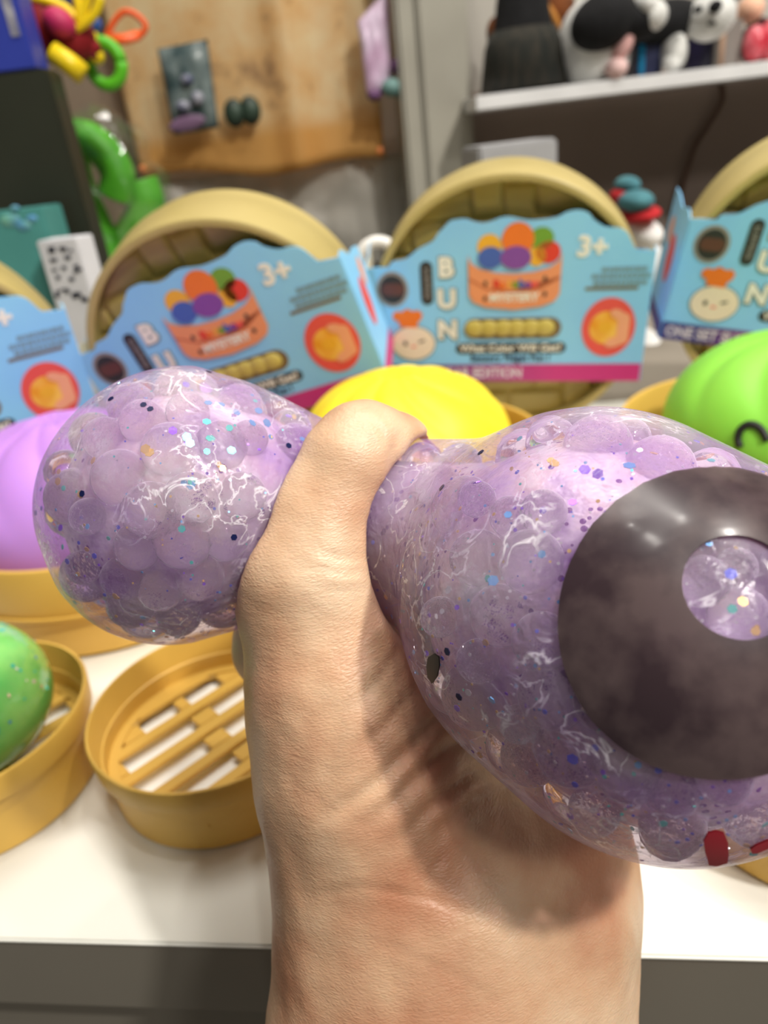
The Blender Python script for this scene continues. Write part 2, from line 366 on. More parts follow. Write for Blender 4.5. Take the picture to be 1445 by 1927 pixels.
def core_mat():
    m = bpy.data.materials.new('lilac_gel'); m.use_nodes = True; nt = m.node_tree; N = nt.nodes; L = nt.links
    b = N['Principled BSDF']; tc = N.new('ShaderNodeTexCoord')
    n = N.new('ShaderNodeTexNoise'); n.inputs['Scale'].default_value = 55; n.inputs['Detail'].default_value = 5; n.inputs['Roughness'].default_value = .65; L.new(tc.outputs['Object'], n.inputs['Vector'])
    r = N.new('ShaderNodeValToRGB'); e = r.color_ramp.elements; e[0].position = .30; e[0].color = s2l((150, 96, 176))+(1,); e[1].position = .66; e[1].color = s2l((252, 248, 250))+(1,)
    x = e.new(.44); x.color = s2l((222, 200, 228))+(1,); x = e.new(.54); x.color = s2l((238, 214, 220))+(1,)
    L.new(n.outputs['Fac'], r.inputs[0])
    v = N.new('ShaderNodeTexVoronoi'); v.inputs['Scale'].default_value = 520; L.new(tc.outputs['Object'], v.inputs['Vector'])
    lt = N.new('ShaderNodeMath'); lt.operation = 'LESS_THAN'; lt.inputs[1].default_value = .26; L.new(v.outputs['Distance'], lt.inputs[0])
    n2 = N.new('ShaderNodeTexNoise'); n2.inputs['Scale'].default_value = 90; L.new(tc.outputs['Object'], n2.inputs['Vector'])
    gt = N.new('ShaderNodeMath'); gt.operation = 'GREATER_THAN'; gt.inputs[1].default_value = .55; L.new(n2.outputs['Fac'], gt.inputs[0])
    mu = N.new('ShaderNodeMath'); mu.operation = 'MULTIPLY'; L.new(lt.outputs[0], mu.inputs[0]); L.new(gt.outputs[0], mu.inputs[1])
    mix = N.new('ShaderNodeMix'); mix.data_type = 'RGBA'; L.new(mu.outputs[0], mix.inputs[0]); L.new(r.outputs[0], mix.inputs[6]); mix.inputs[7].default_value = s2l((132, 70, 150))+(1,)
    ln = N.new('ShaderNodeVectorMath'); ln.operation = 'LENGTH'; L.new(tc.outputs['Object'], ln.inputs[0]); mr = N.new('ShaderNodeMapRange'); mr.inputs[1].default_value = .014; mr.inputs[2].default_value = .034; mr.inputs[3].default_value = .8; mr.inputs[4].default_value = 0; L.new(ln.outputs['Value'], mr.inputs[0]); mp2 = N.new('ShaderNodeMix'); mp2.data_type = 'RGBA'; L.new(mr.outputs[0], mp2.inputs[0]); L.new(mix.outputs[2], mp2.inputs[6]); mp2.inputs[7].default_value = s2l((158, 112, 190))+(1,); L.new(mp2.outputs[2], b.inputs['Base Color'])
    b.inputs['Roughness'].default_value = .22; b.inputs['Subsurface Weight'].default_value = .8; b.inputs['Subsurface Radius'].default_value = (1, .85, 1); b.inputs['Subsurface Scale'].default_value = .009
    bp = N.new('ShaderNodeBump'); bp.inputs['Strength'].default_value = .9; bp.inputs['Distance'].default_value = .002; L.new(n.outputs['Fac'], bp.inputs['Height']); L.new(bp.outputs[0], b.inputs['Normal'])
    return m
skinobj = wobj('clear_skin', skinw, skin_q.tolist(), ball_skin_mat(), sroot)
core = wobj('gel_filling', c2w(core_v), core_q.tolist(), core_mat(), sroot)
beadm = mat('clear_gel_bead', (252, 248, 252), .03, trans=1., ior=1.40, bump=.9, bscale=4.)
nt = beadm.node_tree; bs = nt.nodes['Principled BSDF']; df = nt.nodes.new('ShaderNodeBsdfDiffuse'); df.inputs[0].default_value = (.93, .88, .95, 1)  # white diffuse towards the edges paints in the beads' bright refracted rims
lw_ = nt.nodes.new('ShaderNodeLayerWeight'); lw_.inputs[0].default_value = .3; pw = nt.nodes.new('ShaderNodeMath'); pw.operation = 'POWER'; pw.inputs[1].default_value = 2.2; sc_ = nt.nodes.new('ShaderNodeMath'); sc_.operation = 'MULTIPLY'; sc_.inputs[1].default_value = .85
mxs = nt.nodes.new('ShaderNodeMixShader'); nt.links.new(lw_.outputs['Facing'], pw.inputs[0]); nt.links.new(pw.outputs[0], sc_.inputs[0]); nt.links.new(sc_.outputs[0], mxs.inputs[0]); nt.links.new(bs.outputs[0], mxs.inputs[1]); nt.links.new(df.outputs[0], mxs.inputs[2]); nt.links.new(mxs.outputs[0], nt.nodes['Material Output'].inputs['Surface'])
bvh1 = BVHTree.FromPolygons([tuple(v) for v in skinw], [tuple(int(i) for i in q) for q in skin_q])
front = sorted(beads, key=lambda cr: (0 if (bvh0.find_nearest(cr[0])[0]-cr[0]).dot(cr[0]-CC) < 0 else 1))
proto = None; rest = BM()
for i, (c, r) in enumerate(front):
    if i < 98:
        if proto is None:
            b = BM(); ball(b, (0, 0, 0), 1., 28, 20); proto = obj('gel_bead', b, beadm, sroot); o = proto
        else: o = proto.copy(); COL.objects.link(o); o.parent = sroot
        o.location = c-sroot.location; o.scale = (r, r, r*random.uniform(.92, 1.)); o.rotation_euler = (random.random()*3, random.random()*3, 0)
    else: ball(rest, c-sroot.location, r, 12, 8)
tag(obj('gel_bead_mass', rest, beadm, sroot), kind='stuff')
# glitter
gm = [mat('glitter_teal', (70, 226, 200), .18, (90, 236, 220), metal=.5), mat('glitter_aqua', (110, 190, 245), .18, metal=.5), mat('glitter_blue', (90, 110, 240), .2, metal=.5), mat('glitter_gold', (246, 206, 110), .22, metal=.5), mat('glitter_violet', (150, 90, 240), .2, metal=.5), mat('glitter_silver', (250, 248, 250), .15, metal=.6)]
def flake(b, p, n, r, mi):
    n = (n+Vector((random.gauss(0, .18), random.gauss(0, .18), random.gauss(0, .18)))).normalized(); u = n.orthogonal().normalized(); v = n.cross(u); a = random.random()
    A = [b.verts.new(p+u*r*math.cos(a+k*PI/3)+v*r*math.sin(a+k*PI/3)) for k in range(6)]
    B_ = [b.verts.new(x.co+n*.00008) for x in A]
    fs = [b.faces.new(A[::-1]), b.faces.new(B_)]+[b.faces.new((A[k], A[(k+1) % 6], B_[(k+1) % 6], B_[k])) for k in range(6)]
    for f in fs: f.material_index = mi
b = BM()
def flake_px(b, px, py, r, mi, lift=-.0004):
    p, n = hit(px, py, bvh1)
    if p is None: return
    if n.dot(ray(px, py)) > 0: n = -n
    flake(b, p+n*lift-Vector(sroot.location), n, r, mi)
for a in [(393,755,1),(418,758,1),(446,773,1),(488,770,1),(476,793,1),(504,793,1),(390,791,0),(433,803,0),(397,823,0),(390,848,0),(437,846,0),(352,820,0),(358,832,0),(325,808,4),(280,850,3),(272,843,3),(172,865,3),(413,873,3),(420,880,3),(362,905,0),(360,912,1),(342,996,0),(110,994,4),(545,780,4),(350,720,4),(105,905,3),(148,930,3),(215,1125,3),(160,1035,3),(1035,862,3),(1042,868,3),(1100,880,4),(1125,888,4),(1185,872,1),(915,1088,0),(925,1092,1),(1335,1018,1),(1220,1050,0),(1378,1078,2),(1148,1362,0),(1152,1370,1),(922,1320,1),(1075,1432,2),(895,905,4),(800,960,4),(1020,958,4),(840,1110,5),(1400,1130,3),(1425,1188,3),(1380,1145,0)]:
    flake_px(b, a[0], a[1], random.uniform(.0005, .0009), a[2])
for _ in range(1000):
    px = random.choice([random.uniform(90, 620), random.uniform(720, 1440), random.uniform(720, 1440)]); py = random.uniform(700, 1620)
    flake_px(b, px, py, random.uniform(.00010, .00030), random.choice([5, 5, 5, 3, 4, 0, 1, 2]), -random.uniform(.0003, .002))
for _ in range(500):
    i = random.randrange(len(skinw)); p = Vector(skinw[i]); l, n, _, _ = bvh1.find_nearest(p); flake(b, p+(sroot.location*0)-n*(.0005 if n.length else 0)-Vector(sroot.location), n, random.uniform(.0002, .0006), random.randrange(6))
tag(obj('glitter', b, gm, sroot, smooth=False), kind='stuff')
ink = mat('navy_confetti', (14, 24, 70), .3)
for (px, py) in [(155,929),(543,839),(440,1011),(270,762),(209,751),(393,700),(283,770),(842,1226),(864,1311),(905,852),(832,918)]:
    p, n = hit(px, py, bvh1)
    if p is None: continue
    if n.dot(ray(px, py)) > 0: n = -n
    b = BM(); r0 = .0006; u = n.orthogonal().normalized(); v = n.cross(u)
    A = [b.verts.new(p-sroot.location+n*.00004+(u*math.cos(k*PI/3)+v*math.sin(k*PI/3))*r0) for k in range(6)]; B_ = [b.verts.new(x.co+n*.0001) for x in A]
    b.faces.new(A[::-1]); b.faces.new(B_); [b.faces.new((A[k], A[(k+1) % 6], B_[(k+1) % 6], B_[k])) for k in range(6)]
    obj('confetti_dot', b, ink, sroot, smooth=False)
# printed features lying on the skin (patches that follow its surface)
def patch(name, outer, inner, m, rings=14, lift=.00035, thick=.0002):
    """outer/inner: list of px points of equal length; inner a single point for a filled patch. Wraps onto the ball."""
    n = len(outer); V = []; F = []
    # reference direction: work on the surface itself
    def proj_(px, py, last=[None]):
        p, nn = hit(px, py, bvh0)
        return p, nn
    ok = []
    for j in range(rings+1):
        t = j/rings
        for i in range(n):
            ox, oy = outer[i]; ix_, iy_ = inner[i] if len(inner) > 1 else inner[0]
            p, nn = proj_(ix_+(ox-ix_)*t, iy_+(oy-iy_)*t)
            if p is None: ok.append(None); continue
            if nn.dot(ray(ox, oy)) > 0: nn = -nn
            ok.append((p, nn))
    idx = {}
    for k, q in enumerate(ok):
        if q is None: continue
        # settle on the bumpy skin
        l, n2, _, _ = bvh1.find_nearest(q[0]); idx[k] = len(V); V.append(l+q[1]*lift)
    base = len(V)
    V += [v+ok[k][1]*thick for v, k in zip(V[:], idx)]
    for j in range(rings):
        for i in range(n):
            a, b_, c, d = j*n+i, j*n+(i+1) % n, (j+1)*n+(i+1) % n, (j+1)*n+i
            if all(x in idx for x in (a, b_, c, d)):
                F.append((idx[a], idx[b_], idx[c], idx[d])); F.append((base+idx[d], base+idx[c], base+idx[b_], base+idx[a]))
    return wobj(name, V, F, m, sroot)
def ink_mat():
    m = bpy.data.materials.new('dark_brown_ink'); m.use_nodes = True; nt = m.node_tree; N = nt.nodes; L = nt.links
    b = N['Principled BSDF']; tc = N.new('ShaderNodeTexCoord'); n = N.new('ShaderNodeTexNoise'); n.inputs['Scale'].default_value = 110; n.inputs['Detail'].default_value = 5; L.new(tc.outputs['Object'], n.inputs['Vector'])
    r = N.new('ShaderNodeValToRGB'); r.color_ramp.elements[0].position = .42; r.color_ramp.elements[0].color = s2l((60, 45, 50))+(1,); r.color_ramp.elements[1].position = .62; r.color_ramp.elements[1].color = s2l((96, 80, 80))+(1,)
    L.new(n.outputs['Fac'], r.inputs[0]); L.new(r.outputs[0], b.inputs['Base Color']); b.inputs['Roughness'].default_value = .33; b.inputs['Coat Weight'].default_value = .35; b.inputs['Coat Roughness'].default_value = .16
    t = N.new('ShaderNodeBsdfTransparent'); t.inputs[0].default_value = (.42, .34, .38, 1); mx = N.new('ShaderNodeMixShader'); mx.inputs[0].default_value = .72
    L.new(t.outputs[0], mx.inputs[1]); L.new(b.outputs[0], mx.inputs[2]); L.new(mx.outputs[0], N['Material Output'].inputs['Surface']); return m
eo = []
NE = 120
for i in range(NE):
    t = 2*PI*i/NE; rx = 312 if math.cos(t) > 0 else 290; rz = 288
    x = rx*math.cos(t); z = rz*math.sin(t); a = math.radians(18)
    j = random.uniform(-2.5, 2.5) if .5 < (i/NE) < 1 and i % 2 else 0
    eo.append((1342+x*math.cos(a)-z*math.sin(a), 1172+x*math.sin(a)+z*math.cos(a)+j))
eo = [(x, y) for x, y in eo]
ei = []
for i in range(NE):
    t = 2*PI*i/NE; a = math.radians(25); x = 108*math.cos(t); z = 94*math.sin(t); ei.append((1388+x*math.cos(a)-z*math.sin(a), 1108+x*math.sin(a)+z*math.cos(a)))
inkm = ink_mat()
# limit the far side of the ring so it stays on the surface that faces us
patch('printed_eye', eo, ei, inkm, 30)
def strip_px(pts, w, n=8):
    out = []; P = [Vector((x, y)) for x, y in pts]
    L_ = []; R_ = []
    for i, p in enumerate(P):
        t = (P[min(i+1, len(P)-1)]-P[max(i-1, 0)]).normalized(); q = Vector((-t.y, t.x)); L_.append(tuple(p+q*w/2)); R_.append(tuple(p-q*w/2))
    return L_+R_[::-1]
redink = mat('red_ink', (176, 28, 52), .4)
def blob(name, outline, m):
    # densify
    out = []
    for (a, c) in zip(outline, outline[1:]+outline[:1]):
        for k in range(4): out.append((a[0]+(c[0]-a[0])*k/4, a[1]+(c[1]-a[1])*k/4))
    cx_ = sum(p[0] for p in out)/len(out); cy_ = sum(p[1] for p in out)/len(out)
    return patch(name, out, [(cx_, cy_)], m, 6)
tag(blob('printed_mouth', [(1322,1575),(1330,1560),(1345,1556),(1360,1560),(1367,1578),(1368,1600),(1366,1616),(1346,1622),(1332,1620),(1326,1600)], redink))
blob('printed_mouth', [(1408,1590),(1420,1582),(1450,1570),(1480,1556),(1470,1575),(1445,1588),(1420,1598),(1411,1598)], redink)
blob('printed_blush', [(811,1235),(822,1228),(831,1234),(832,1250),(828,1270),(818,1284),(810,1272),(808,1250)], mat('black_ink', (38, 32, 30), .45))

# ------------------------------------------------------------------ hand
Hh = SDF((-4.5, -14.5, 10), (6.5, 3.2, 20.5), .085)
KH = 1.05
def C(*a): return (P3(a[0], a[1], a[2]*KH), a[3]*KH)
# forearm and wrist
Hh.chain([C(712, 2400, 13.0, 2.1), C(722, 1927, 13.4, 1.95), C(735, 1700, 13.5, 1.84), C(700, 1450, 13.7, 1.85)], .8)
Hh.chain([C(965, 2400, 13.2, 2.05), C(972, 1927, 13.6, 1.92), C(985, 1720, 13.9, 1.9), C(1010, 1600, 14.6, 1.75)], .8)
Hh.chain([C(835, 2400, 12.7, 2.1), C(840, 1927, 13.1, 1.95), C(845, 1700, 13.3, 1.85), C(760, 1480, 14.0, 1.85)], .8)
# thenar to thumb
Hh.chain([C(735, 1720, 13.5, 1.84), C(688, 1450, 13.3, 1.80), C(646, 1300, 13.2, 1.60), C(592, 1120, 13.0, 1.32)], .7)
Hh.chain([C(592, 1120, 13.0, 1.32), C(580, 1075, 12.9, 1.22), C(608, 970, 12.8, .97), C(655, 878, 12.7, .86)], .45)
Hh.chain([C(655, 878, 12.7, .88), C(682, 846, 12.9, .86), C(742, 864, 13.6, .84), C(792, 905, 14.3, .80), C(835, 965, 15.0, .70)], .10)
# palm
Hh.chain([C(760, 1500, 14.4, 1.9), C(720, 1300, 15.0, 1.55), C(680, 1180, 15.6, 1.2)], .9)
Hh.chain([C(1000, 1620, 14.9, 1.75), C(900, 1480, 15.9, 1.6), C(840, 1350, 16.8, 1.3)], .9)
Hh.chain([C(860, 1580, 14.7, 1.85), C(790, 1420, 15.6, 1.7), C(740, 1290, 16.2, 1.3)], .9)
# fingers curled behind the neck of the ball
Hh.chain([C(640, 1300, 15.4, 1.3), C(528, 1215, 15.9, .98), C(535, 1080, 17.0, .85), C(610, 960, 17.8, .80)], .35)
Hh.chain([C(610, 960, 17.8, .80), C(690, 905, 17.7, .75), C(752, 905, 16.9, .68)], .12)
Hh.chain([C(720, 1300, 16.4, 1.2), C(640, 1230, 17.3, .95), C(665, 1090, 18.3, .85), C(730, 1000, 18.6, .80)], .3)
Hh.chain([C(730, 1000, 18.6, .80), C(800, 965, 18.2, .76), C(850, 975, 17.3, .68)], .1)
Hh.chain([C(820, 1360, 17.0, 1.1), C(760, 1290, 17.8, .92), C(790, 1150, 18.7, .82), C(850, 1080, 18.8, .78)], .3)
Hh.chain([C(850, 1080, 18.8, .78), C(905, 1060, 18.3, .72), C(940, 1070, 17.4, .64)], .1)
Hh.chain([C(900, 1450, 16.8, 1.1), C(880, 1360, 17.7, .85), C(910, 1240, 18.4, .72), C(960, 1180, 18.4, .66)], .3)
Hh.chain([C(960, 1180, 18.4, .66), C(1005, 1165, 17.9, .62), C(1030, 1180, 17.2, .55)], .1)
# the ball presses its shape into the palm
def sample_ball(V):
    ix = (V-G.lo)/G.h; i0 = np.clip(np.floor(ix).astype(int), 0, G.n-2); fr = np.clip(ix-i0, 0, 1); r = 0
    for dx in (0, 1):
        for dy in (0, 1):
            for dz in (0, 1):
                w_ = (fr[:, 0] if dx else 1-fr[:, 0])*(fr[:, 1] if dy else 1-fr[:, 1])*(fr[:, 2] if dz else 1-fr[:, 2])
                r = r+w_*base_f[i0[:, 0]+dx, i0[:, 1]+dy, i0[:, 2]+dz]
    return r
ax = [Hh.lo[i]+Hh.h*np.arange(Hh.n[i]) for i in range(3)]
XX, YY, ZZ = np.meshgrid(*ax, indexing='ij')
VV = np.stack([XX.ravel(), YY.ravel(), ZZ.ravel()], 1)
bd = sample_ball(VV).reshape(Hh.f.shape).astype(np.float32)
inside = ((VV-G.lo) >= 0).all(1) & ((VV-G.lo)/G.h <= G.n-1).all(1); bd[~inside.reshape(bd.shape)] = 9
k = .25; negb = -(bd-.03); hh = np.maximum(k-np.abs(Hh.f-negb), 0)/k; Hh.f = np.maximum(Hh.f, negb)+hh*hh*k*.25
del XX, YY, ZZ, VV
hv, hq = Hh.mesh(0.)
# creases: shallow grooves along polylines given on the visible side
def groove(V, pts, depth, width, ridge=0.):
    P = np.array(pts, float); px = W0/2+FPX*V[:, 0]/V[:, 2]; py = H0/2-FPX*V[:, 1]/V[:, 2]; best = np.full(len(V), 1e9); wt = np.ones(len(V)); nseg = len(P)-1
    for si, (a, b_) in enumerate(zip(P, P[1:])):
        ab = b_-a; t = np.clip(((px-a[0])*ab[0]+(py-a[1])*ab[1])/(ab@ab), 0, 1); d = np.hypot(px-a[0]-t*ab[0], py-a[1]-t*ab[1]); wt = np.where(d < best, np.sin(np.pi*np.clip((si+t)/nseg, .02, .98))**.7, wt); best = np.minimum(best, d)
    return wt*depth*np.exp(-(best/width)**2) - wt*ridge*np.exp(-((best-2.2*width)/width)**2)
me = bpy.data.meshes.new('tmp'); me.from_pydata([tuple(v) for v in hv], [], hq.tolist()); me.update()
nr = np.zeros(len(hv)*3); me.vertices.foreach_get('normal', nr); nr = nr.reshape(-1, 3)
if (nr*(hv-hv.mean(0))).sum() < 0: nr = -nr
# smooth a little
ed_ = np.zeros(len(me.edges)*2, int); me.edges.foreach_get('vertices', ed_); ed_ = ed_.reshape(-1, 2)
def lap(V, it, lam):
    for _ in range(it):
        s = np.zeros_like(V); c = np.zeros(len(V)); np.add.at(s, ed_[:, 0], V[ed_[:, 1]]); np.add.at(s, ed_[:, 1], V[ed_[:, 0]]); np.add.at(c, ed_[:, 0], 1); np.add.at(c, ed_[:, 1], 1)
        V = V+lam*(s/c[:, None]-V)
    return V
hv = lap(hv, 7, .6)
vis = (nr[:, 2] < .3) & (hv[:, 2] < 16.9)
g = np.zeros(len(hv))
cre = [([(600,1545),(700,1480),(790,1390),(850,1320)], .10, 11), ([(690,1560),(760,1490),(830,1420),(890,1380)], .11, 11), ([(745,1590),(800,1530),(880,1460),(925,1440)], .09, 10),
       ([(668,1420),(720,1370),(800,1280)], .06, 9), ([(660,1340),(720,1270),(760,1210)], .05, 8), ([(820,1620),(830,1560),(900,1500),(960,1490)], .06, 10),
       ([(560,1690),(680,1668),(800,1690),(880,1720)], .04, 7), ([(640,1760),(760,1790),(880,1850),(960,1900)], .025, 6), ([(900,1705),(1000,1710),(1090,1730),(1160,1725)], .05, 8),
       ([(810,1690),(812,1640),(850,1590)], .05, 7), ([(575,1030),(640,1052),(690,1050)], .03, 7), ([(560,1060),(640,1078),(700,1075)], .03, 7), ([(600,1105),(650,1112),(700,1105)], .025, 6),
       ([(690,790),(718,812),(735,850)], .03, 6), ([(735,900),(738,850),(760,800)], .06, 8)]
for pts, d, wd in cre: g += groove(hv, pts, d, wd, d*.18)
hv = hv - nr*(g*vis*.85)[:, None]
def nse(v, s): return np.array([mnoise.noise(Vector(x)*s) for x in v])
hv = hv - nr*(nse(hv, .9)*.05+nse(hv+7, 2.6)*.018)[:, None]
hv = lap(hv, 1, .4)
def hand_mat():
    m = bpy.data.materials.new('human_skin'); m.use_nodes = True; nt = m.node_tree; N = nt.nodes; L = nt.links
    b = N['Principled BSDF']; tc = N.new('ShaderNodeTexCoord')
    n = N.new('ShaderNodeTexNoise'); n.inputs['Scale'].default_value = 42; n.inputs['Detail'].default_value = 4; L.new(tc.outputs['Object'], n.inputs['Vector'])
    r = N.new('ShaderNodeValToRGB'); e = r.color_ramp.elements; e[0].position = .34; e[0].color = s2l((190, 134, 102))+(1,); e[1].position = .68; e[1].color = s2l((224, 194, 162))+(1,)
    x = e.new(.52); x.color = s2l((212, 172, 138))+(1,)
    L.new(n.outputs['Fac'], r.inputs[0]); L.new(r.outputs[0], b.inputs['Base Color'])
    b.inputs['Roughness'].default_value = .42; b.inputs['Specular IOR Level'].default_value = .45
    b.inputs['Subsurface Weight'].default_value = .3; b.inputs['Subsurface Radius'].default_value = (1, .36, .2); b.inputs['Subsurface Scale'].default_value = .0022
    mp = N.new('ShaderNodeMapping'); mp.inputs['Scale'].default_value = (1, 1, 2.6); mp.inputs['Rotation'].default_value = (.3, .5, 0); L.new(tc.outputs['Object'], mp.inputs[0])
    w1 = N.new('ShaderNodeTexNoise'); w1.inputs['Scale'].default_value = 420; w1.inputs['Detail'].default_value = 3; w1.inputs['Distortion'].default_value = .6; L.new(mp.outputs[0], w1.inputs['Vector'])
    v = N.new('ShaderNodeTexVoronoi'); v.feature = 'DISTANCE_TO_EDGE'; v.inputs['Scale'].default_value = 900; L.new(mp.outputs[0], v.inputs['Vector'])
    ad = N.new('ShaderNodeMath'); ad.operation = 'MULTIPLY_ADD'; ad.inputs[1].default_value = .8; L.new(v.outputs['Distance'], ad.inputs[0]); L.new(w1.outputs['Fac'], ad.inputs[2])
    bp = N.new('ShaderNodeBump'); bp.inputs['Strength'].default_value = .34; bp.inputs['Distance'].default_value = .0004; L.new(ad.outputs[0], bp.inputs['Height']); L.new(bp.outputs[0], b.inputs['Normal'])
    return m
hw = c2w(hv); ho = c2w(P3(835, 1927, 13.4))
hand = obj('person', ([tuple(v-ho) for v in hw], hq.tolist()), hand_mat()); hand.location = Vector(ho)
bpy.data.meshes.remove(me)
tag(hand, "person's bare hand and wrist squeezing the lilac ball, thumb nearest", 'person')

# ------------------------------------------------------------------ bun baskets standing open on the table
def big_basket(cx_, cy_, R, h, label):
    o = empty('bun_basket', (cx_, cy_, 0), label, 'basket', 'large golden bun baskets on the table')
    b = BM(); t = .0022
    lathe(b, [(0, .0), (R-.007, .0), (R-.004, .002), (R-.0035, h*.45), (R-.0005, h*.52), (R, h-.001), (R-.0006, h), (R-t, h), (R-t-.0006, h-.001), (R-t-.002, .006), (R-t-.006, .003), (0, .003)], 96)
    obj('basket_body', b, gold, o, angle=40)
    b = BM(); lathe(b, [(R+.0001, h*.50), (R+.0011, h*.505), (R+.0011, h*.53), (R+.0001, h*.535)], 96, True); obj('basket_rim_band', b, gold, o, angle=40)
    return o
def bun(cx_, cy_, z0, R, hh_, m, label, face=None, pleats=10, top=None):
    o = empty('toy_bun', (cx_, cy_, z0), label, 'squeeze toy', 'large plastic buns in the baskets')
    b = BM(); nu, nv = 120, 40; rows = []
    for j in range(nv+1):
        ph = PI*j/nv
        if j in (0, nv): rows.append([b.verts.new((0, 0, hh_*.5+hh_*.5*math.cos(ph)-(.004 if j == 0 else 0)))]); continue
        row = []
        for i in range(nu):
            th = 2*PI*i/nu
            s_ = math.sin(ph)**.82; z = hh_*.5+hh_*.5*math.cos(ph)
            tw = th+1.1*(1-ph/PI*1.6)
            amp = .035*math.exp(-((ph-.55)/.5)**2)
            g_ = abs(math.sin(tw*pleats/2))**.5
            rr = R*s_*(1-amp*(1-g_)*2.0)
            zz = z-amp*(1-g_)*R*.8
            if ph < .25: zz += R*.05*(1-ph/.25)
            row.append(b.verts.new((rr*math.cos(th), rr*math.sin(th), zz)))
        rows.append(row)
    for a, c in zip(rows, rows[1:]):
        for i in range(nu):
            j = (i+1) % nu
            if len(a) == 1: b.faces.new((a[0], c[i], c[j]))
            elif len(c) == 1: b.faces.new((a[i], a[j], c[0]))
            else: b.faces.new((a[i], a[j], c[j], c[i]))
    obj('bun_body', b, m, o)
    return o
BIG = [(-.130, .318, .070, .045), (.018, .337, .063, .045), (.186, .312, .071, .045)]
big_basket(*BIG[0], 'large golden open basket holding the lilac bun, at the left')
big_basket(*BIG[1], 'large golden open basket holding the yellow bun, behind the fist')
big_basket(*BIG[2], 'large golden open basket holding the green bun, at the right')
bun(-.142, .320, .0035, .058, .078, mat('lilac_vinyl', (196, 140, 226), .5, (200, 146, 232), sss=.2), 'large lilac plastic bun in the left golden basket')
bun(.014, .335, .0035, .052, .076, mat('yellow_vinyl', (250, 222, 40), .5, (252, 226, 50), sss=.2), 'large yellow plastic bun in the basket behind the fist')
gb = bun(.192, .304, .0035, .060, .080, mat('lime_vinyl', (140, 216, 70), .5, (146, 222, 76), sss=.2), 'large lime green plastic bun with black drawn face in right basket')
# black closed-eye arcs drawn on the green bun
gbo = [c for c in gb.children][0]; gbm = gbo.data
gbvh = BVHTree.FromPolygons([v.co+gb.location for v in gbm.vertices], [tuple(p.vertices) for p in gbm.polygons])
for seq in [[(1392,842),(1388,825),(1394,808),(1408,799),(1424,802),(1436,814),(1444,830)], [(1500,858),(1506,842),(1518,834),(1532,838),(1540,852)]]:
    P = []
    for q in smoothpts([Vector((x, y, 0)) for x, y in seq], 5):
        d = ray(q.x, q.y).normalized(); h_ = gbvh.ray_cast(CC, d)
        if h_[0]: P.append(h_[0]-gb.location+(CC-h_[0]).normalized()*.0002)
    if len(P) > 3:
        b = BM(); tube(b, P, .0016, 8, flat=1.); obj('drawn_eye', b, mat('black_paint', (22, 24, 20), .5), gb)

# small baskets
def mini_basket(cx_, cy_, R, h, label, rot, tray=True):
    o = empty('mini_basket', (cx_, cy_, 0), label, 'basket', 'small golden baskets along the table front', rz=rot)
    b = BM(); t = .0014
    lathe(b, [(0, .0), (R-.0055, .0), (R-.0035, .0015), (R-.0032, h*.66), (R-.0006, h*.72), (R, h-.0006), (R-.0004, h), (R-t+.0002, h), (R-t, h-.0006), (R-t-.0022, h*.42), (R-t-.0034, .003), (0, .002)], 96)
    obj('basket_body', b, gold, o, angle=40)
    if tray:
        zt = h*.40; Rt = R-.0052; b = BM(); th = .0016; n = 11; dx = 2*Rt/n
        # slotted tray: bars with slots cut as gaps
        def half(x): return math.sqrt(max(Rt*Rt-x*x, 0))
        for i in range(n):
            x0 = -Rt+i*dx; x1 = x0+dx; xm = (x0+x1)/2; L_ = half(xm)*.999
            segs = []
            if i % 2 == 0 or L_ < Rt*.35 or i in (0, n-1): segs = [(-L_, L_)]
            else:
                m_ = .0034 if L_ > .02 else .003; br = .0022
                inner = L_-m_
                segs = [(-L_, -inner), (-br-.003*(i % 4 == 1), br+.003*(i % 4 == 3)), (inner, L_)]
                if i == 1 or i == n-2: segs = [(-L_, -inner*.8), (-.002, .002), (inner*.8, L_)]
            for a, c in segs: 
                wd = dx*(.74 if len(segs) == 1 else 1.02)
                box(b, (xm, (a+c)/2, zt+(.0006 if len(segs) == 1 else 0)), (wd, c-a, th), bev=.0003)
        bmesh.ops.remove_doubles(b, verts=b.verts[:], dist=1e-6)
        obj('slotted_tray', b, gold, o, angle=40)
        b = BM(); lathe(b, [(Rt-.0012, zt-.0012), (Rt+.0016, zt-.0012), (Rt+.0018, zt+.0016), (Rt-.0012, zt+.0014)], 80, True); obj('tray_rim', b, gold, o, angle=40)
        b = BM(); lathe(b, [(0, zt-.0035), (Rt-.001, zt-.0035), (Rt-.001, zt-.0027), (0, zt-.0027)], 64); obj('white_liner', b, mat('white_paper', (248, 246, 238), .6), o, angle=40)
    return o
mini_basket(-.0612, .1847, .0386, .027, 'small golden basket with slotted tray and nothing on it, left of the wrist', math.radians(-48))
mini_basket(-.141, .188, .0385, .030, 'small golden basket holding the glittery green ball, front left', math.radians(-50))
mini_basket(.1065, .1425, .036, .027, 'small golden basket half hidden under the right bulge of the squeeze ball', math.radians(20))
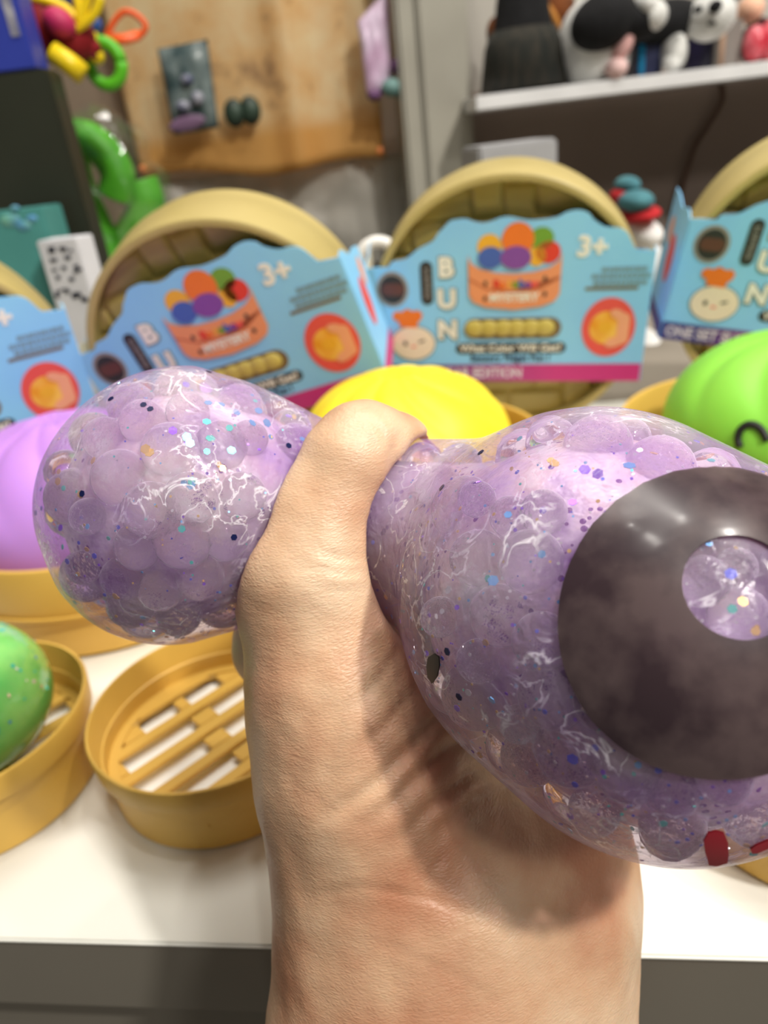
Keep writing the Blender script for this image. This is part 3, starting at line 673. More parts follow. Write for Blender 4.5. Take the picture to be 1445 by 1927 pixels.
# green glitter ball
o = empty('glitter_ball', (-.1385, .1850, .0137), 'small see-through green squeeze ball with glitter in front left small basket', 'squeeze toy')
b = BM(); ball(b, (0, 0, .0240), .0282, 48, 32, sc=(1, 1, .86)); 
for v in b.verts: v.co += v.normal*0
gmat = mat('green_gel', (96, 190, 96), .15, (140, 206, 110), scale=70, bump=.3, bscale=160, sss=.4, sssr=(.5, 1, .5), sscale=.004, coat=.6, detail=5)
obj('ball_skin', b, gmat, o)
b = BM()
for _ in range(150):
    n = Vector((random.gauss(0, 1), random.gauss(0, 1), abs(random.gauss(0, 1)))).normalized()
    p = Vector((0, 0, .0240))+Vector((n.x*.0282, n.y*.0282, n.z*.0282*.86))*1.001
    flake(b, p, n, random.uniform(.0003, .0008), random.choice([0, 0, 3, 5, 1]))
tag(obj('glitter', b, gm, o, smooth=False), kind='stuff')

# ------------------------------------------------------------------ packaged steamer baskets
U = .15/505; RB = 258*U; ZC = RB; SY = 1.1217; OFF = 31*U
def px3(zx, zy): return ((670+zx/2.491-690-262)*U, ZC+OFF+(712-(260+zy/2.491)-147)*U*SY)
def q3(px, py): return ((px-690-262)*U, ZC+OFF+(712-py-147)*U*SY)
def make_box():
    root = empty('bun_toy_package', (0, 0, 0), '-', 'toy package', 'boxed steamer basket toys in a row')
    T = .047
    RX = Matrix.Translation((0, 0, ZC)) @ Matrix.Rotation(PI/2, 4, 'X')      # lathe z -> -y
    def L(name, prof, m, par, close=True, seg=128):
        b = BM(); lathe(b, prof, seg, close); bmesh.ops.transform(b, matrix=RX, verts=b.verts[:]); return obj(name, b, m, par, angle=35)
    # z of profile = -y ; front at z=0, back at z=-T
    lid = L('lid_band', [(RB, -.0006), (RB-.0008, 0), (RB-.0034, 0), (RB-.0042, -.0008), (RB-.0046, -.030), (RB-.003, -.0345), (RB+.0002, -.0345), (RB+.0008, -.0335), (RB+.0004, -.016), (RB+.0004, -.006)], tan, root)
    L('basket_body', [(RB-.0012, -.0347), (RB-.0012, -T), (RB-.003, -T-.001), (0, -T-.001), (0, -T+.002), (RB-.004, -T+.002), (RB-.004, -.0347)], tan, root, False)
    # woven lid centre
    b = BM(); n = 150; Rw = RB-.0046; g_ = [[None]*(n+1) for _ in range(n+1)]
    def weave(x, z):
        a = math.radians(2); x, z = x*math.cos(a)+z*math.sin(a), -x*math.sin(a)+z*math.cos(a)
        c = .0172; i = math.floor(x/c); j = math.floor(z/c)
        # each strand spans two cells before passing under
        k_ = (i+j) % 4
        if k_ in (0, 1): u = ((i*1.0+ x/c-i)-(i-k_))/2; v_ = z/c-j
        else: v_ = ((z/c)-(j-(k_-2)))/2; u = x/c-i; u, v_ = v_, u
        u = min(max(u, 0), 1); v_ = min(max(v_, 0), 1)
        return .0030*(1-abs(2*u-1)**14)*(1-.95*abs(2*v_-1)**10)*(.75+.25*(1-(2*u-1)**2))+(.0006 if k_ > 1 else 0)
    for i in range(n+1):
        for j in range(n+1):
            s_, t_ = 2*i/n-1, 2*j/n-1
            x = s_*math.sqrt(1-t_*t_/2)*Rw; z = t_*math.sqrt(1-s_*s_/2)*Rw
            g_[i][j] = b.verts.new((x, .0128-weave(x, z), z+ZC))
    for i in range(n):
        for j in range(n): b.faces.new((g_[i][j], g_[i+1][j], g_[i+1][j+1], g_[i][j+1]))
    obj('woven_lid', b, mat('woven_bamboo_plastic', (176, 156, 84), .34, (186, 166, 94), scale=14), root)
    L('lid_back', [(0, -.0150), (Rw, -.0150), (Rw, -.0165), (0, -.0165)], tan, root, False, 64)
    # sleeve
    top = [(40,605),(100,600),(155,600),(175,578),(240,568),(300,530),(370,500),(395,470),(420,450),(445,428),(470,420),(520,418),(560,430),(600,436),(640,430),(680,418),(720,417),(760,425),(800,432),(850,432),(920,425),(960,408),(1000,402),(1030,405),(1060,418),(1080,440),(1130,468),(1190,475),(1225,492),(1245,520),(1260,545),(1280,560),(1318,565)]
    top = [px3(*p) for p in top]
    x0, x1 = q3(690, 0)[0], q3(1214, 0)[0]; zb = q3(0, 712)[1]
    top[0] = (x0, top[0][1]); top[-1] = (x1, top[-1][1])
    top2 = [p for p in smoothpts([Vector((x, z, 0)) for x, z in top], 3)]
    front = [(x0, zb), (x1, zb)]+[(p.x, p.y) for p in top2[::-1]]
    b = BM(); plate(b, front, -.0016, -.0010); sl = obj('sleeve_front', b, sky, root, smooth=False)
    def side(name, xs, ztf, sgn, splay, rise=.002):
        dep = T*1.02; dx = sgn*math.sin(splay)*dep; dy = math.cos(splay)*dep; ztb = ztf+rise
        b = BM(); N_ = 14
        A = []
        for k_ in range(N_+1):
            t = k_/N_; zt = ztf+(ztb-ztf)*t+.003*math.sin(t*PI*3)*(1-t)
            A.append(((xs+dx*t, -.0012+dy*t, zb), (xs+dx*t, -.0012+dy*t, zt)))
        off = Vector((sgn*math.cos(splay), -math.sin(splay), 0))*.0006
        lo = [b.verts.new(a[0]) for a in A]; hi = [b.verts.new(a[1]) for a in A]; lo2 = [b.verts.new(Vector(a[0])+off) for a in A]; hi2 = [b.verts.new(Vector(a[1])+off) for a in A]
        for k_ in range(N_):
            f = b.faces.new((lo[k_], lo[k_+1], hi[k_+1], hi[k_])); f.material_index = 1
            b.faces.new((lo2[k_], hi2[k_], hi2[k_+1], lo2[k_+1])); b.faces.new((hi[k_], hi[k_+1], hi2[k_+1], hi2[k_])); b.faces.new((lo[k_], lo2[k_], lo2[k_+1], lo[k_+1]))
        b.faces.new((lo[-1], lo2[-1], hi2[-1], hi[-1])); b.faces.new((lo[0], hi[0], hi2[0], lo2[0]))
        o = obj(name, b, [sky, skyin], root, smooth=False)
        # printed blotches on the side
        def q(t, zz, w_): return Vector((xs+dx*t, -.0012+dy*t, zz))+off*1.25
        for (t, zz, rt_, rz_, m_) in ((.45, zb+.040, .16, .014, coral), (.72, zb+.052, .1, .008, skinp)):
            b = BM(); n_ = 20; f_ = [b.verts.new(q(t+rt_*math.cos(a*2*PI/n_), zz+rz_*math.sin(a*2*PI/n_), 0)) for a in range(n_)]; g2 = [b.verts.new(v.co+off*.25) for v in f_]
            b.faces.new(f_); b.faces.new(g2[::-1])
            for a in range(n_): b.faces.new((f_[a], g2[a], g2[(a+1) % n_], f_[(a+1) % n_]))
            obj('printed_picture', b, m_, o, smooth=False)
        b = BM(); V = [b.verts.new(q(t, z_, 0)) for t, z_ in ((0, zb+.0002), (1, zb+.0002), (1, zb+.0095), (0, zb+.0095))]; V2 = [b.verts.new(v.co+off*.2) for v in V]
        b.faces.new(V); b.faces.new(V2[::-1])
        for a in range(4): b.faces.new((V[a], V2[a], V2[(a+1) % 4], V[(a+1) % 4]))
        obj('edition_band', b, magenta if sgn > 0 else mat('violet_band', (72, 58, 130), .45), o, smooth=False)
        return o
    side('sleeve_side', x1, front[2][1], 1, math.radians(1), -.014); side('sleeve_side', x0, top[0][1], -1, math.radians(7))
    # printed graphics (sub-parts of the sleeve front)
    def dec(name, pts, m, lay=1):
        y = -.0016-lay*.00018; b = BM(); plate(b, pts, y-.00012, y); return obj(name, b, m, sl, smooth=False)
    def Q(px, py): return q3(px, py)
    def E(px, py, rx, ry, n=28, rot=0., a0=0., a1=2*PI): c = Q(px, py); return ell(c[0], c[1], rx*U, ry*U*(SY if ry > 12 else 1), n, rot, a0, a1)
    def dec_multi(name, layers):
        b = BM(); ms = []
        for pts, m_, lay in layers:
            n0 = len(b.faces); y = -.0016-lay*.00018; plate(b, pts, y-.00012, y); b.faces.ensure_lookup_table()
            if m_ not in ms: ms.append(m_)
            for f in b.faces[n0:]: f.material_index = ms.index(m_)
        return obj(name, b, ms, sl, smooth=False)
    # badge
    dec_multi('round_badge', [(E(737, 539, 31, 31), silver, 1), (E(737, 539, 25, 25), dark, 2), (capsule2d(*Q(738, 539), 44*U, 24*U), maroon, 3)])
    c = Q(738, 539); text('badge_lettering', 'ORB', 17*U, c[0], c[1], -.0023, mat('salmon_print', (206, 120, 100), .5), sl, math.radians(14)) if False else None
    b_ = BM()
    dec('tall_capsule', capsule2d(*Q(804, 530), 24*U, 84*U), dark, 1)
    c = Q(804, 530); text('capsule_lettering', 'SURPRISE', 15*U, c[0], c[1], -.00205, silver, sl, -PI/2, squash=1.0)
    for ch, (x, y) in zip('BUN', ((841, 505), (841, 559), (841, 614))):
        c = Q(x, y)
        o1 = text('title_letter_outline', ch, 50*U, c[0]+.0003, c[1]-.0003, -.0018, mat('letter_outline_print', (110, 130, 135), .5), sl, bold=5.0*U)  # grey outline printed behind each letter
        text('title_letter', ch, 50*U, c[0], c[1], -.0021, cream, sl, bold=2.2*U)
    # drawn basket of buns
    lay = []
    for (x, y, rx, ry, m_) in ((922, 472, 22, 20, yellowp), (1015, 462, 22, 18, greenp), (973, 462, 29, 27, orange), (1028, 484, 22, 18, red), (1008, 490, 16, 16, yellowp)):
        lay.append((E(x, y, rx, ry), m_, 1.2 if m_ is not orange else 1.9))
    lay += [(E(924, 490, 23, 18), bluep, 2.7), (E(970, 491, 28, 19), purplep, 3.4)]
    body = [Q(883, 484), Q(888, 498), Q(905, 508), Q(935, 515), Q(968, 517), Q(1002, 515), Q(1032, 508), Q(1048, 498), Q(1053, 484), Q(1052, 552), Q(1044, 564), Q(1020, 573), Q(968, 578), Q(916, 573), Q(892, 564), Q(884, 552)]
    lay += [(body, peach, 4.2)]
    line = [Q(884, 522), Q(920, 540), Q(968, 545), Q(1015, 540), Q(1052, 522), Q(1052, 526), Q(1015, 544), Q(968, 549), Q(920, 544), Q(884, 526)]
    lay += [(line, peachd, 5)] + [(E(x, y, 3.5, 5), dark, 5) for x, y in ((915, 532), (1024, 526), (914, 558), (1025, 552))]
    dec_multi('drawn_bun_basket', lay)
    cols = [red, orange, yellowp, greenp, bluep, purplep, coral]
    for i, ch in enumerate('Rainbow'):
        c = Q(936+i*11.5, 534); text('rainbow_lettering', ch, 21*U, c[0], c[1], -.0027, cols[i], sl, bold=1.2*U)
    c = Q(968, 557); text('mystery_lettering', 'MYSTERY', 22*U, c[0], c[1], -.0027, cream, sl, bold=.8*U)
    c = Q(1105, 479); text('age_mark', '3+', 50*U, c[0], c[1], -.0019, cream, sl, math.radians(-4), bold=2*U)
    for i, s_ in enumerate(('WHAT COLOR', 'SOFT RUBBER TOY', 'COLORS VARY')):
        pass
    # small grey print: fine strokes, unreadable in the photo
    lay = []
    for r_, (xa, xb) in enumerate(((1125, 1205), (1108, 1212), (1112, 1206))):
        x = xa
        while x < xb:
            ww = random.uniform(5, 11); a = Q(x, 511+r_*11); c = Q(min(x+ww, xb), 518+r_*11); 
            if c[0] < x1-.0005: lay.append(([(a[0], c[1]), (c[0], c[1]), (c[0], a[1]), (a[0], a[1])], greyp, 1))
            x += ww+2
    a = Q(1098, 543); c = Q(1192, 548); lay.append(([(a[0], c[1]), (c[0], c[1]), (c[0], a[1]), (a[0], a[1])], brownp, 1))
    dec_multi('fine_print', lay)
    # round picture of a hand squeezing a bun
    dec_multi('round_picture', [(E(1146, 613, 49, 52), coral, 1), (E(1142, 613, 31, 29), bungold, 2), (E(1140, 612, 14, 12), yellowp, 2.7),
        (capsule2d(*Q(1173, 615), 22*U, 62*U), skinp, 3), (E(1162, 590, 16, 9, rot=-.5), skinp, 3.4), (E(1160, 638, 19, 10, rot=.35), skinp, 3.4)])
    # little drawn bun with chef hat
    hat = [Q(748, 606), Q(745, 596), Q(735, 592), Q(734, 582), Q(743, 577), Q(752, 579), Q(762, 573), Q(775, 578), Q(785, 576), Q(793, 583), Q(790, 593), Q(784, 597), Q(781, 608)]
    dec_multi('drawn_bun', [(E(772, 637, 46, 34), greyp, 1), (E(772, 637, 43, 31), beige, 1.8), (hat[::-1], orange, 2.5), (E(756, 637, 4, 5), dark, 2.6), (E(789, 633, 7, 2.2, rot=.3), dark, 2.6), (E(772, 643, 5, 2), coral, 2.6)])
    # embossed golden dumpling strip in its window
    dec('window_outline', capsule2d(*Q(966, 612), 186*U, 42*U), brownp, 1)  # brown capsule outlining the gold strip
    b = BM()
    for i, x in enumerate((893, 921, 949, 974, 1001, 1028)):
        c = Q(x, 611); ball(b, (c[0], -.0022, c[1]), 16.5*U, 16, 10, sc=(1.15, .35, 1))
    obj('gold_strip', b, mat('gold_strip_plastic', (196, 178, 92), .3), sl)
    dec('slogan_capsule', capsule2d(*Q(963, 648), 214*U, 23*U), dark, 1)
    c = Q(963, 648); text('slogan', 'What Color Will Get?', 21.5*U, c[0], c[1], -.0021, cream, sl, bold=.5*U)
    c = Q(963, 667); text('slogan_line', 'Sensory Fidget Fun !', 19*U, c[0], c[1], -.0019, navy, sl, bold=.5*U)
    # band: violet at left running into magenta
    m = bpy.data.materials.new('band_gradient'); m.use_nodes = True; nt = m.node_tree
    tc = nt.nodes.new('ShaderNodeTexCoord'); sx = nt.nodes.new('ShaderNodeSeparateXYZ'); mr = nt.nodes.new('ShaderNodeMapRange'); mr.inputs[1].default_value = -.055; mr.inputs[2].default_value = .03
    rp = nt.nodes.new('ShaderNodeValToRGB'); rp.color_ramp.elements[0].color = s2l((62, 60, 128))+(1,); rp.color_ramp.elements[1].color = s2l((206, 52, 132))+(1,)
    nt.links.new(tc.outputs['Object'], sx.inputs[0]); nt.links.new(sx.outputs[0], mr.inputs[0]); nt.links.new(mr.outputs[0], rp.inputs[0]); nt.links.new(rp.outputs[0], nt.nodes['Principled BSDF'].inputs['Base Color'])
    dec('edition_band', [(x0, zb+.0001), (x1, zb+.0001), (x1, q3(0, 679)[1]), (x0, q3(0, 679)[1])], m, 1)
    c = Q(698, 696); text('edition_lettering', 'ONE SET SUGAR EDITION', 29*U, c[0], c[1], -.0019, mat('pale_print', (214, 206, 216), .5), sl, bold=.9*U, align='LEFT', squash=.86)
    return root
P0 = make_box()
POSE = [  # x, y, yaw, lean, roll, label
 (.0840, .4296, -13.1, -8.1, -3.1, 'light blue bun toy package standing directly behind the yellow bun, level, centre'),
 (-.0742, .4082, -6.4, -13.6, 12.8, "light blue bun toy package tilted sideways above the squeeze ball's left bulge"),
 (.2566, .4057, -20.1, -10.8, -10.1, 'bun toy package cut off by the right picture edge, behind the green bun'),
 (-.2288, .3828, 24.3, -12.3, 3.0, 'bun toy package cut off by the left picture edge, behind the lilac bun')]
for i, (x, y, yaw, lean, ro, lab) in enumerate(POSE):
    o = P0 if i == 0 else copy_tree(P0)
    yaw, lean, ro = map(math.radians, (yaw, lean, ro))
    M = Matrix.Rotation(yaw, 4, 'Z') @ Matrix.Rotation(-lean, 4, 'X')
    c = Vector((x, y, .0445)) + (M @ Vector((0, 0, 147*U)))
    M2 = Matrix.Translation(c) @ M @ Matrix.Rotation(-ro, 4, 'Y') @ Matrix.Translation((0, 0, -ZC-OFF))
    o.matrix_world = M2; o['label'] = lab
bpy.context.view_layer.update()
#BGSTART
# ------------------------------------------------------------------ background shop shelves
def pe(bm, px, py, y, rx, ry, dep=None, rot=0., seg=20):
    c = ony(px, py, y); D = topx(c)[2]; k_ = D/FPX; ry2 = ry*k_; rx2 = rx*k_; dep = dep if dep else min(rx2, ry2)
    return ball(bm, c, 1, seg, 14, Euler((0, -rot+ROLL*0, 0)), (rx2, dep, ry2))
def pxm(n, y): return n*y/FPX*1.08
# shelf with soft toys
zs = ony(1170, 150, .9).z
xl_ = ony(893, 190, .9).x
b = BM(); box(b, ((xl_+.75)/2+.1, .985, zs-.006), (.95-xl_, .19, .014), bev=.001); shelf = obj('wall_shelf', b, mat('white_shelf', (214, 214, 214), .4), angle=30); tag(shelf, 'white wall shelf at the upper right that carries the soft toys', 'shelf')
zt = zs+.001
def onshelf(o): pass
white_fur = mat('white_plush', (226, 226, 222), .95, (205, 205, 200), scale=60, bump=.8, bscale=400, sheen=.4)
black_fur = mat('black_plush', (10, 10, 12), .95, (20, 20, 22), scale=60, bump=.8, bscale=400)
brown_fur = mat('brown_plush', (140, 80, 36), .95, (96, 54, 26), scale=40, bump=.8, bscale=400)
pinkm = mat('pale_pink_plush', (206, 160, 156), .9, scale=30)
y = .95
def base_root(name, px, label, cat, yy=y, z=None):
    c = ony(px, 150, yy); return empty(name, (c.x, yy, zt if z is None else z), label, cat)
def part(name, root, m, fn, angle=None):
    b = BM(); fn(b); bmesh.ops.translate(b, vec=-Vector(root.location), verts=b.verts[:]); return obj(name, b, m, root, angle=angle)
pd = base_root('panda_plush', 1180, 'large black and white panda soft toy lying along the wall shelf', 'soft toy')
part('body', pd, white_fur, lambda b: (pe(b, 1112, 90, .945, 62, 82, .05), pe(b, 1135, 115, .94, 45, 50, .04)))
part('arm', pd, black_fur, lambda b: (pe(b, 1135, 40, .90, 62, 48, .035, .25), pe(b, 1200, 40, .905, 62, 34, .03, .1)))
part('chest', pd, black_fur, lambda b: pe(b, 1240, 45, .95, 80, 38, .04, .1))
part('paw', pd, white_fur, lambda b: (pe(b, 1228, 30, .89, 26, 26, .02), pe(b, 1214, 10, .89, 20, 22, .02)))
part('leg', pd, pinkm, lambda b: pe(b, 1170, 88, .90, 16, 32, .018, -.5))
part('foot_pad', pd, mat('pink_pad', (232, 196, 192), .8), lambda b: pe(b, 1160, 128, .895, 20, 18, .015))
hd = part('head', pd, white_fur, lambda b: (pe(b, 1336, 32, .92, 42, 40, .035, .3), pe(b, 1326, 52, .915, 28, 20, .02)))
for (a, c_, r_) in ((1346, 12, 12), (1313, 18, 7)): part('eye_patch', pd, black_fur, lambda b: pe(b, a, c_, .885, r_, r_*.9, .008))
part('nose', pd, black_fur, lambda b: pe(b, 1340, 44, .893, 9, 4, .005))
part('ear', pd, black_fur, lambda b: pe(b, 1376, -10, .94, 16, 16, .015))
dk = base_root('dark_doll', 985, 'dark soft doll in a long black dress beside the column', 'soft toy')
def dress(b):
    c = ony(985, 150, .95); k_ = .00076
    vs = lathe(b, [(.001, .19), (.016, .185), (.022, .12), (.032, .06), (.040, .004), (0, 0)], 24)
    bmesh.ops.translate(b, vec=(c.x, c.y, zt), verts=vs)
part('dress', dk, black_fur, dress); part('hem', dk, mat('dark_striped_cloth', (22, 26, 22), .9, (48, 44, 36), scale=60, stretch=(3, 3, .2)), lambda b: [bmesh.ops.translate(b, vec=(ony(985, 150, .95).x, .95, zt), verts=lathe(b, [(.036, .060), (.042, .045), (.049, .003), (.041, .003), (.031, .058)], 24, True))])
part('head', dk, black_fur, lambda b: pe(b, 995, -70, .95, 34, 34, .03))
br = base_root('brown_plush', 930, 'brown soft toy with a pale face peeking out left of the dark doll', 'soft toy', .985)
part('body', br, brown_fur, lambda b: (pe(b, 932, 62, .985, 16, 26, .02), pe(b, 950, 100, .99, 20, 44, .02)))
part('head', br, mat('dark_red_plush', (86, 34, 26), .9), lambda b: pe(b, 955, 12, .985, 22, 22, .02)); part('face', br, mat('pale_face', (226, 190, 178), .8), lambda b: pe(b, 963, -2, .955, 12, 12, .01))
b2 = base_root('brown_plush', 1055, 'brown and ochre soft toy between the dark doll and the panda', 'soft toy', 1.02)
part('body', b2, brown_fur, lambda b: (pe(b, 1048, 20, 1.02, 32, 40, .03), pe(b, 1045, 100, 1.02, 36, 60, .03))); part('scarf', b2, mat('ochre_cloth', (176, 118, 50), .9), lambda b: pe(b, 1040, 35, .985, 9, 32, .01, .5))
w2 = base_root('white_plush', 1268, 'small white soft toy tucked under the panda between navy boxes', 'soft toy', .93)
part('body', w2, white_fur, lambda b: (pe(b, 1268, 98, .93, 22, 34, .02),)); part('foot', w2, white_fur, lambda b: pe(b, 1262, 120, .915, 16, 14, .012))
def shbox(name, px0, px1, pyt, yy, dep, m, label, cat, stripe=None):
    c0 = ony(px0, 140, yy); c1 = ony(px1, 130, yy); h_ = ony((px0+px1)/2, pyt, yy).z-zt
    r_ = empty(name, ((c0.x+c1.x)/2, yy+dep/2, zt), label, cat)
    b = BM(); box(b, (0, 0, h_/2), (c1.x-c0.x, dep, h_), bev=.0015); obj('box_body', b, m, r_, angle=30)
    if stripe: b = BM(); box(b, (-(c1.x-c0.x)/2+.006, -dep/2-.0006, h_/2), (.006, .001, h_*.96)); obj('printed_stripe', b, stripe, r_)
    return r_
shbox('toy_box', 1196, 1246, 56, .935, .04, mat('navy_card', (24, 30, 66), .5), 'navy toy box with a cyan edge stripe under the panda', 'box', mat('cyan_print', (20, 140, 190), .5))
shbox('toy_box', 1292, 1342, 68, .945, .05, mat('indigo_card', (40, 30, 84), .5, (26, 26, 40), scale=30), 'indigo toy box below the panda head', 'box')
shbox('toy_box', 1344, 1392, 38, .935, .06, mat('grey_card', (122, 116, 110), .6), 'plain grey box right of the panda head on the wall shelf', 'box', mat('tan_print', (170, 140, 116), .6))
fg = base_root('peach_doll', 1412, 'soft doll with a peach face behind the red bag on the wall shelf', 'soft toy', .97)
part('head', fg, mat('peach_face', (240, 190, 160), .8), lambda b: pe(b, 1412, 18, .97, 22, 24, .02)); part('body', fg, mat('dark_maroon_cloth', (70, 20, 26), .9), lambda b: pe(b, 1425, 80, .98, 26, 40, .03))
rb = base_root('red_pouch', 1425, 'glossy red and pink pouch at the right end of the wall shelf', 'bag', .925)
part('pouch', rb, mat('red_foil', (190, 30, 52), .25, (226, 120, 130), scale=60, bump=.3, bscale=60), lambda b: (pe(b, 1420, 82, .925, 20, 30, .015), pe(b, 1446, 78, .93, 20, 34, .015)))
# cable hanging under the shelf
cb = obj('power_cable', (lambda b: (tube(b, smoothpts([ony(1356, 150, 1.07), ony(1358, 190, 1.07), ony(1330, 240, 1.07), ony(1302, 290, 1.07), ony(1270, 420, 1.07), ony(1260, 560, 1.07)], 8), .0035, 8), b)[1])(BM()), mat('brown_cable', (84, 58, 42), .6))
tag(cb, 'thin brown cable running down the wall below the white shelf', 'cable')
# things right behind package row
def gbox(name, pxc, pyt, wpx, yy, dep, m, label, cat, rot=0, ztop=None):
    c = ony(pxc, pyt, yy); h_ = c.z; w_ = pxm(wpx, yy)
    r_ = empty(name, (c.x, yy+dep/2, 0), label, cat, rz=rot); b = BM(); box(b, (0, 0, h_/2), (w_, dep, h_), bev=.002); obj('box_body', b, m, r_, angle=30); return r_
gbox('storage_box', 968, 268, 130, .60, .05, mat('pale_grey_card', (158, 158, 160), .6), 'pale grey box showing its top edge behind the centre toy package', 'box', .12)
sn = empty('santa_toy', (ony(1200, 420, .62).x, .62, 0), 'small festive toy with teal hat and red band beside the right package', 'toy')
part('body', sn, mat('white_felt', (232, 232, 230), .9), lambda b: (pe(b, 1205, 440, .62, 34, 28, .03), pe(b, 1205, 520, .62, 40, 80, .03), pe(b, 1207, 660, .62, 34, 44, .03)))
part('red_band', sn, mat('red_felt', (176, 30, 36), .9), lambda b: (pe(b, 1200, 402, .615, 36, 14, .03, .12), pe(b, 1176, 368, .63, 26, 16, .02)))
part('hat', sn, mat('teal_felt', (84, 140, 148), .9, (60, 110, 120), scale=30), lambda b: (pe(b, 1196, 378, .61, 30, 20, .022), pe(b, 1180, 348, .63, 20, 16, .02)))
rg = empty('white_ring_toy', (ony(690, 480, .56).x, .56, 0), 'white ring shaped toy peeking out left of the centre package', 'toy')
part('ring', rg, mat('white_gloss', (236, 234, 228), .3), lambda b: (tube(b, [ony(712, 494, .56)+Vector((.0145*math.cos(a*PI/12), 0, .0145*math.sin(a*PI/12))) for a in range(25)], .0042, 10),))
part('stand', rg, mat('white_gloss', (236, 234, 228), .3), lambda b: tube(b, [(rg.location.x+.008, .56, 0), (rg.location.x+.008, .56, ony(712, 494, .56).z-.0145)], .006, 14))
# poster
mp_ = bpy.data.materials.new('parchment_print'); mp_.use_nodes = True; nt = mp_.node_tree; N = nt.nodes; Lk = nt.links; pb_ = N['Principled BSDF']; pb_.inputs['Roughness'].default_value = .45
tc = N.new('ShaderNodeTexCoord'); n1 = N.new('ShaderNodeTexNoise'); n1.inputs['Scale'].default_value = 14; n1.inputs['Detail'].default_value = 6; n1.inputs['Roughness'].default_value = .65; Lk.new(tc.outputs['Object'], n1.inputs['Vector'])
r1 = N.new('ShaderNodeValToRGB'); e = r1.color_ramp.elements; e[0].position = .30; e[0].color = s2l((170, 130, 98))+(1,); e[1].position = .66; e[1].color = s2l((252, 234, 190))+(1,); x = e.new(.44); x.color = s2l((244, 206, 146))+(1,)
Lk.new(n1.outputs['Fac'], r1.inputs[0])
sx = N.new('ShaderNodeSeparateXYZ'); Lk.new(tc.outputs['Object'], sx.inputs[0]); mr = N.new('ShaderNodeMapRange'); mr.inputs[1].default_value = .055; mr.inputs[2].default_value = .03; Lk.new(sx.outputs[2], mr.inputs[0])
mx = N.new('ShaderNodeMix'); mx.data_type = 'RGBA'; Lk.new(mr.outputs[0], mx.inputs[0]); Lk.new(r1.outputs[0], mx.inputs[6]); mx.inputs[7].default_value = s2l((236, 182, 104))+(1,); Lk.new(mx.outputs[2], pb_.inputs['Base Color'])
BLp, BRp, TLp = ony(268, 337, 1.05), ony(725, 302, 1.05), ony(186, 40, 1.05)
pr = empty('poster', (BLp.x, 1.05, BLp.z), 'large orange parchment poster with a fold pinned on the back wall', 'poster')
b = BM(); nx, nz = 48, 24; g_ = []; hz_ = .30
for i in range(nx+1):
    u = i/nx; col_ = []
    for j in range(nz+1):
        v = j/nz; x = (BRp.x-BLp.x)*u; z0 = (BRp.z-BLp.z)*u+.006*math.sin(u*9)*(1-v)
        yy = -.006-.018*math.exp(-((u-.66)/.07)**2)+.006*math.cos(u*7)+.010*(u > .7)*(u-.7)
        col_.append(b.verts.new((x, yy, z0+(hz_-z0)*v)))
    g_.append(col_)
for i in range(nx):
    for j in range(nz): b.faces.new((g_[i][j], g_[i+1][j], g_[i+1][j+1], g_[i][j+1]))
bmesh.ops.solidify(b, geom=b.faces[:], thickness=.0006)
obj('poster_sheet', b, mp_, pr)
b = BM(); 
for (u, z) in ((.02, .012), (.98, .0)): ball(b, ((BRp.x-BLp.x)*u, -.012, (BRp.z-BLp.z)*u+.012+z*0), .0045, 12, 8, sc=(1, .5, 1))
obj('pins', b, mat('orange_pin', (220, 130, 70), .4), pr)
def pouch(name, quad, yy, dep, m, label, cat, extra=None):
    P = [ony(px, py, yy) for px, py in quad]; c = sum(P, Vector())/4; r_ = empty(name, c, label, cat)
    b = BM(); n = 14; rows = [[], []]
    for sgn in (-1, 1):
        for i in range(n+1):
            row = []
            for j in range(n+1):
                u, v = i/n, j/n; p = (P[0]*(1-u)+P[1]*u)*(1-v)+(P[3]*(1-u)+P[2]*u)*v
                k_ = (1-(2*u-1)**4)*(1-(2*v-1)**4); q = p-c; q.y += sgn*dep*k_*(.6+.5*mnoise.noise(Vector((u*5, v*5, sgn*3+px*.01))))+sgn*.0003
                row.append(b.verts.new(q))
            rows[(sgn+1)//2].append(row)
    for R_ in rows:
        for i in range(n):
            for j in range(n): b.faces.new((R_[i][j], R_[i+1][j], R_[i+1][j+1], R_[i][j+1]))
    bmesh.ops.remove_doubles(b, verts=b.verts[:], dist=.0008)
    obj('pouch_body', b, m, r_); return r_
px = 0
pm = mat('dark_toy_print', (52, 70, 72), .3, (120, 132, 130), scale=36, bump=.4, bscale=60, detail=6, lo=.38, hi=.62)
pk = pouch('hanging_toy_pack', [(296, 92), (390, 74), (412, 240), (328, 254)], 1.015, .010, pm, 'dark blue and green blister pack hanging in front of the poster', 'toy pack')
b = BM()
for (x_, y_, rx_, ry_) in ((372, 185, 12, 12), (345, 200, 14, 10), (352, 150, 12, 9)): pe(b, x_, y_, 1.003, rx_, ry_, .006)
bmesh.ops.translate(b, vec=-pk.location, verts=b.verts[:]); obj('toy_figure', b, mat('pack_lumps', (150, 150, 160), .3, (50, 60, 100), scale=50), pk)
b = BM(); pe(b, 352, 232, 1.002, 36, 13, .003, .12); bmesh.ops.translate(b, vec=-pk.location, verts=b.verts[:]); obj('printed_strip', b, mat('mauve_print', (110, 84, 110), .4), pk)
for i, (x_, y_) in enumerate(((441, 213), (471, 208))):
    c = ony(x_, y_, 1.02); b = BM(); ball(b, (0, 0, 0), pxm(19, 1.02), 20, 14, sc=(.85, .7, 1.05)); o = obj('dark_ball', b, mat('dark_rubber', (26, 34, 28), .5, (50, 70, 56), scale=60)); o.location = c
    tag(o, ('dark round toy hanging on the poster right beside the blister pack', 'dark round toy on the poster, right one of the pair')[i], 'toy', 'dark round toys on the poster')
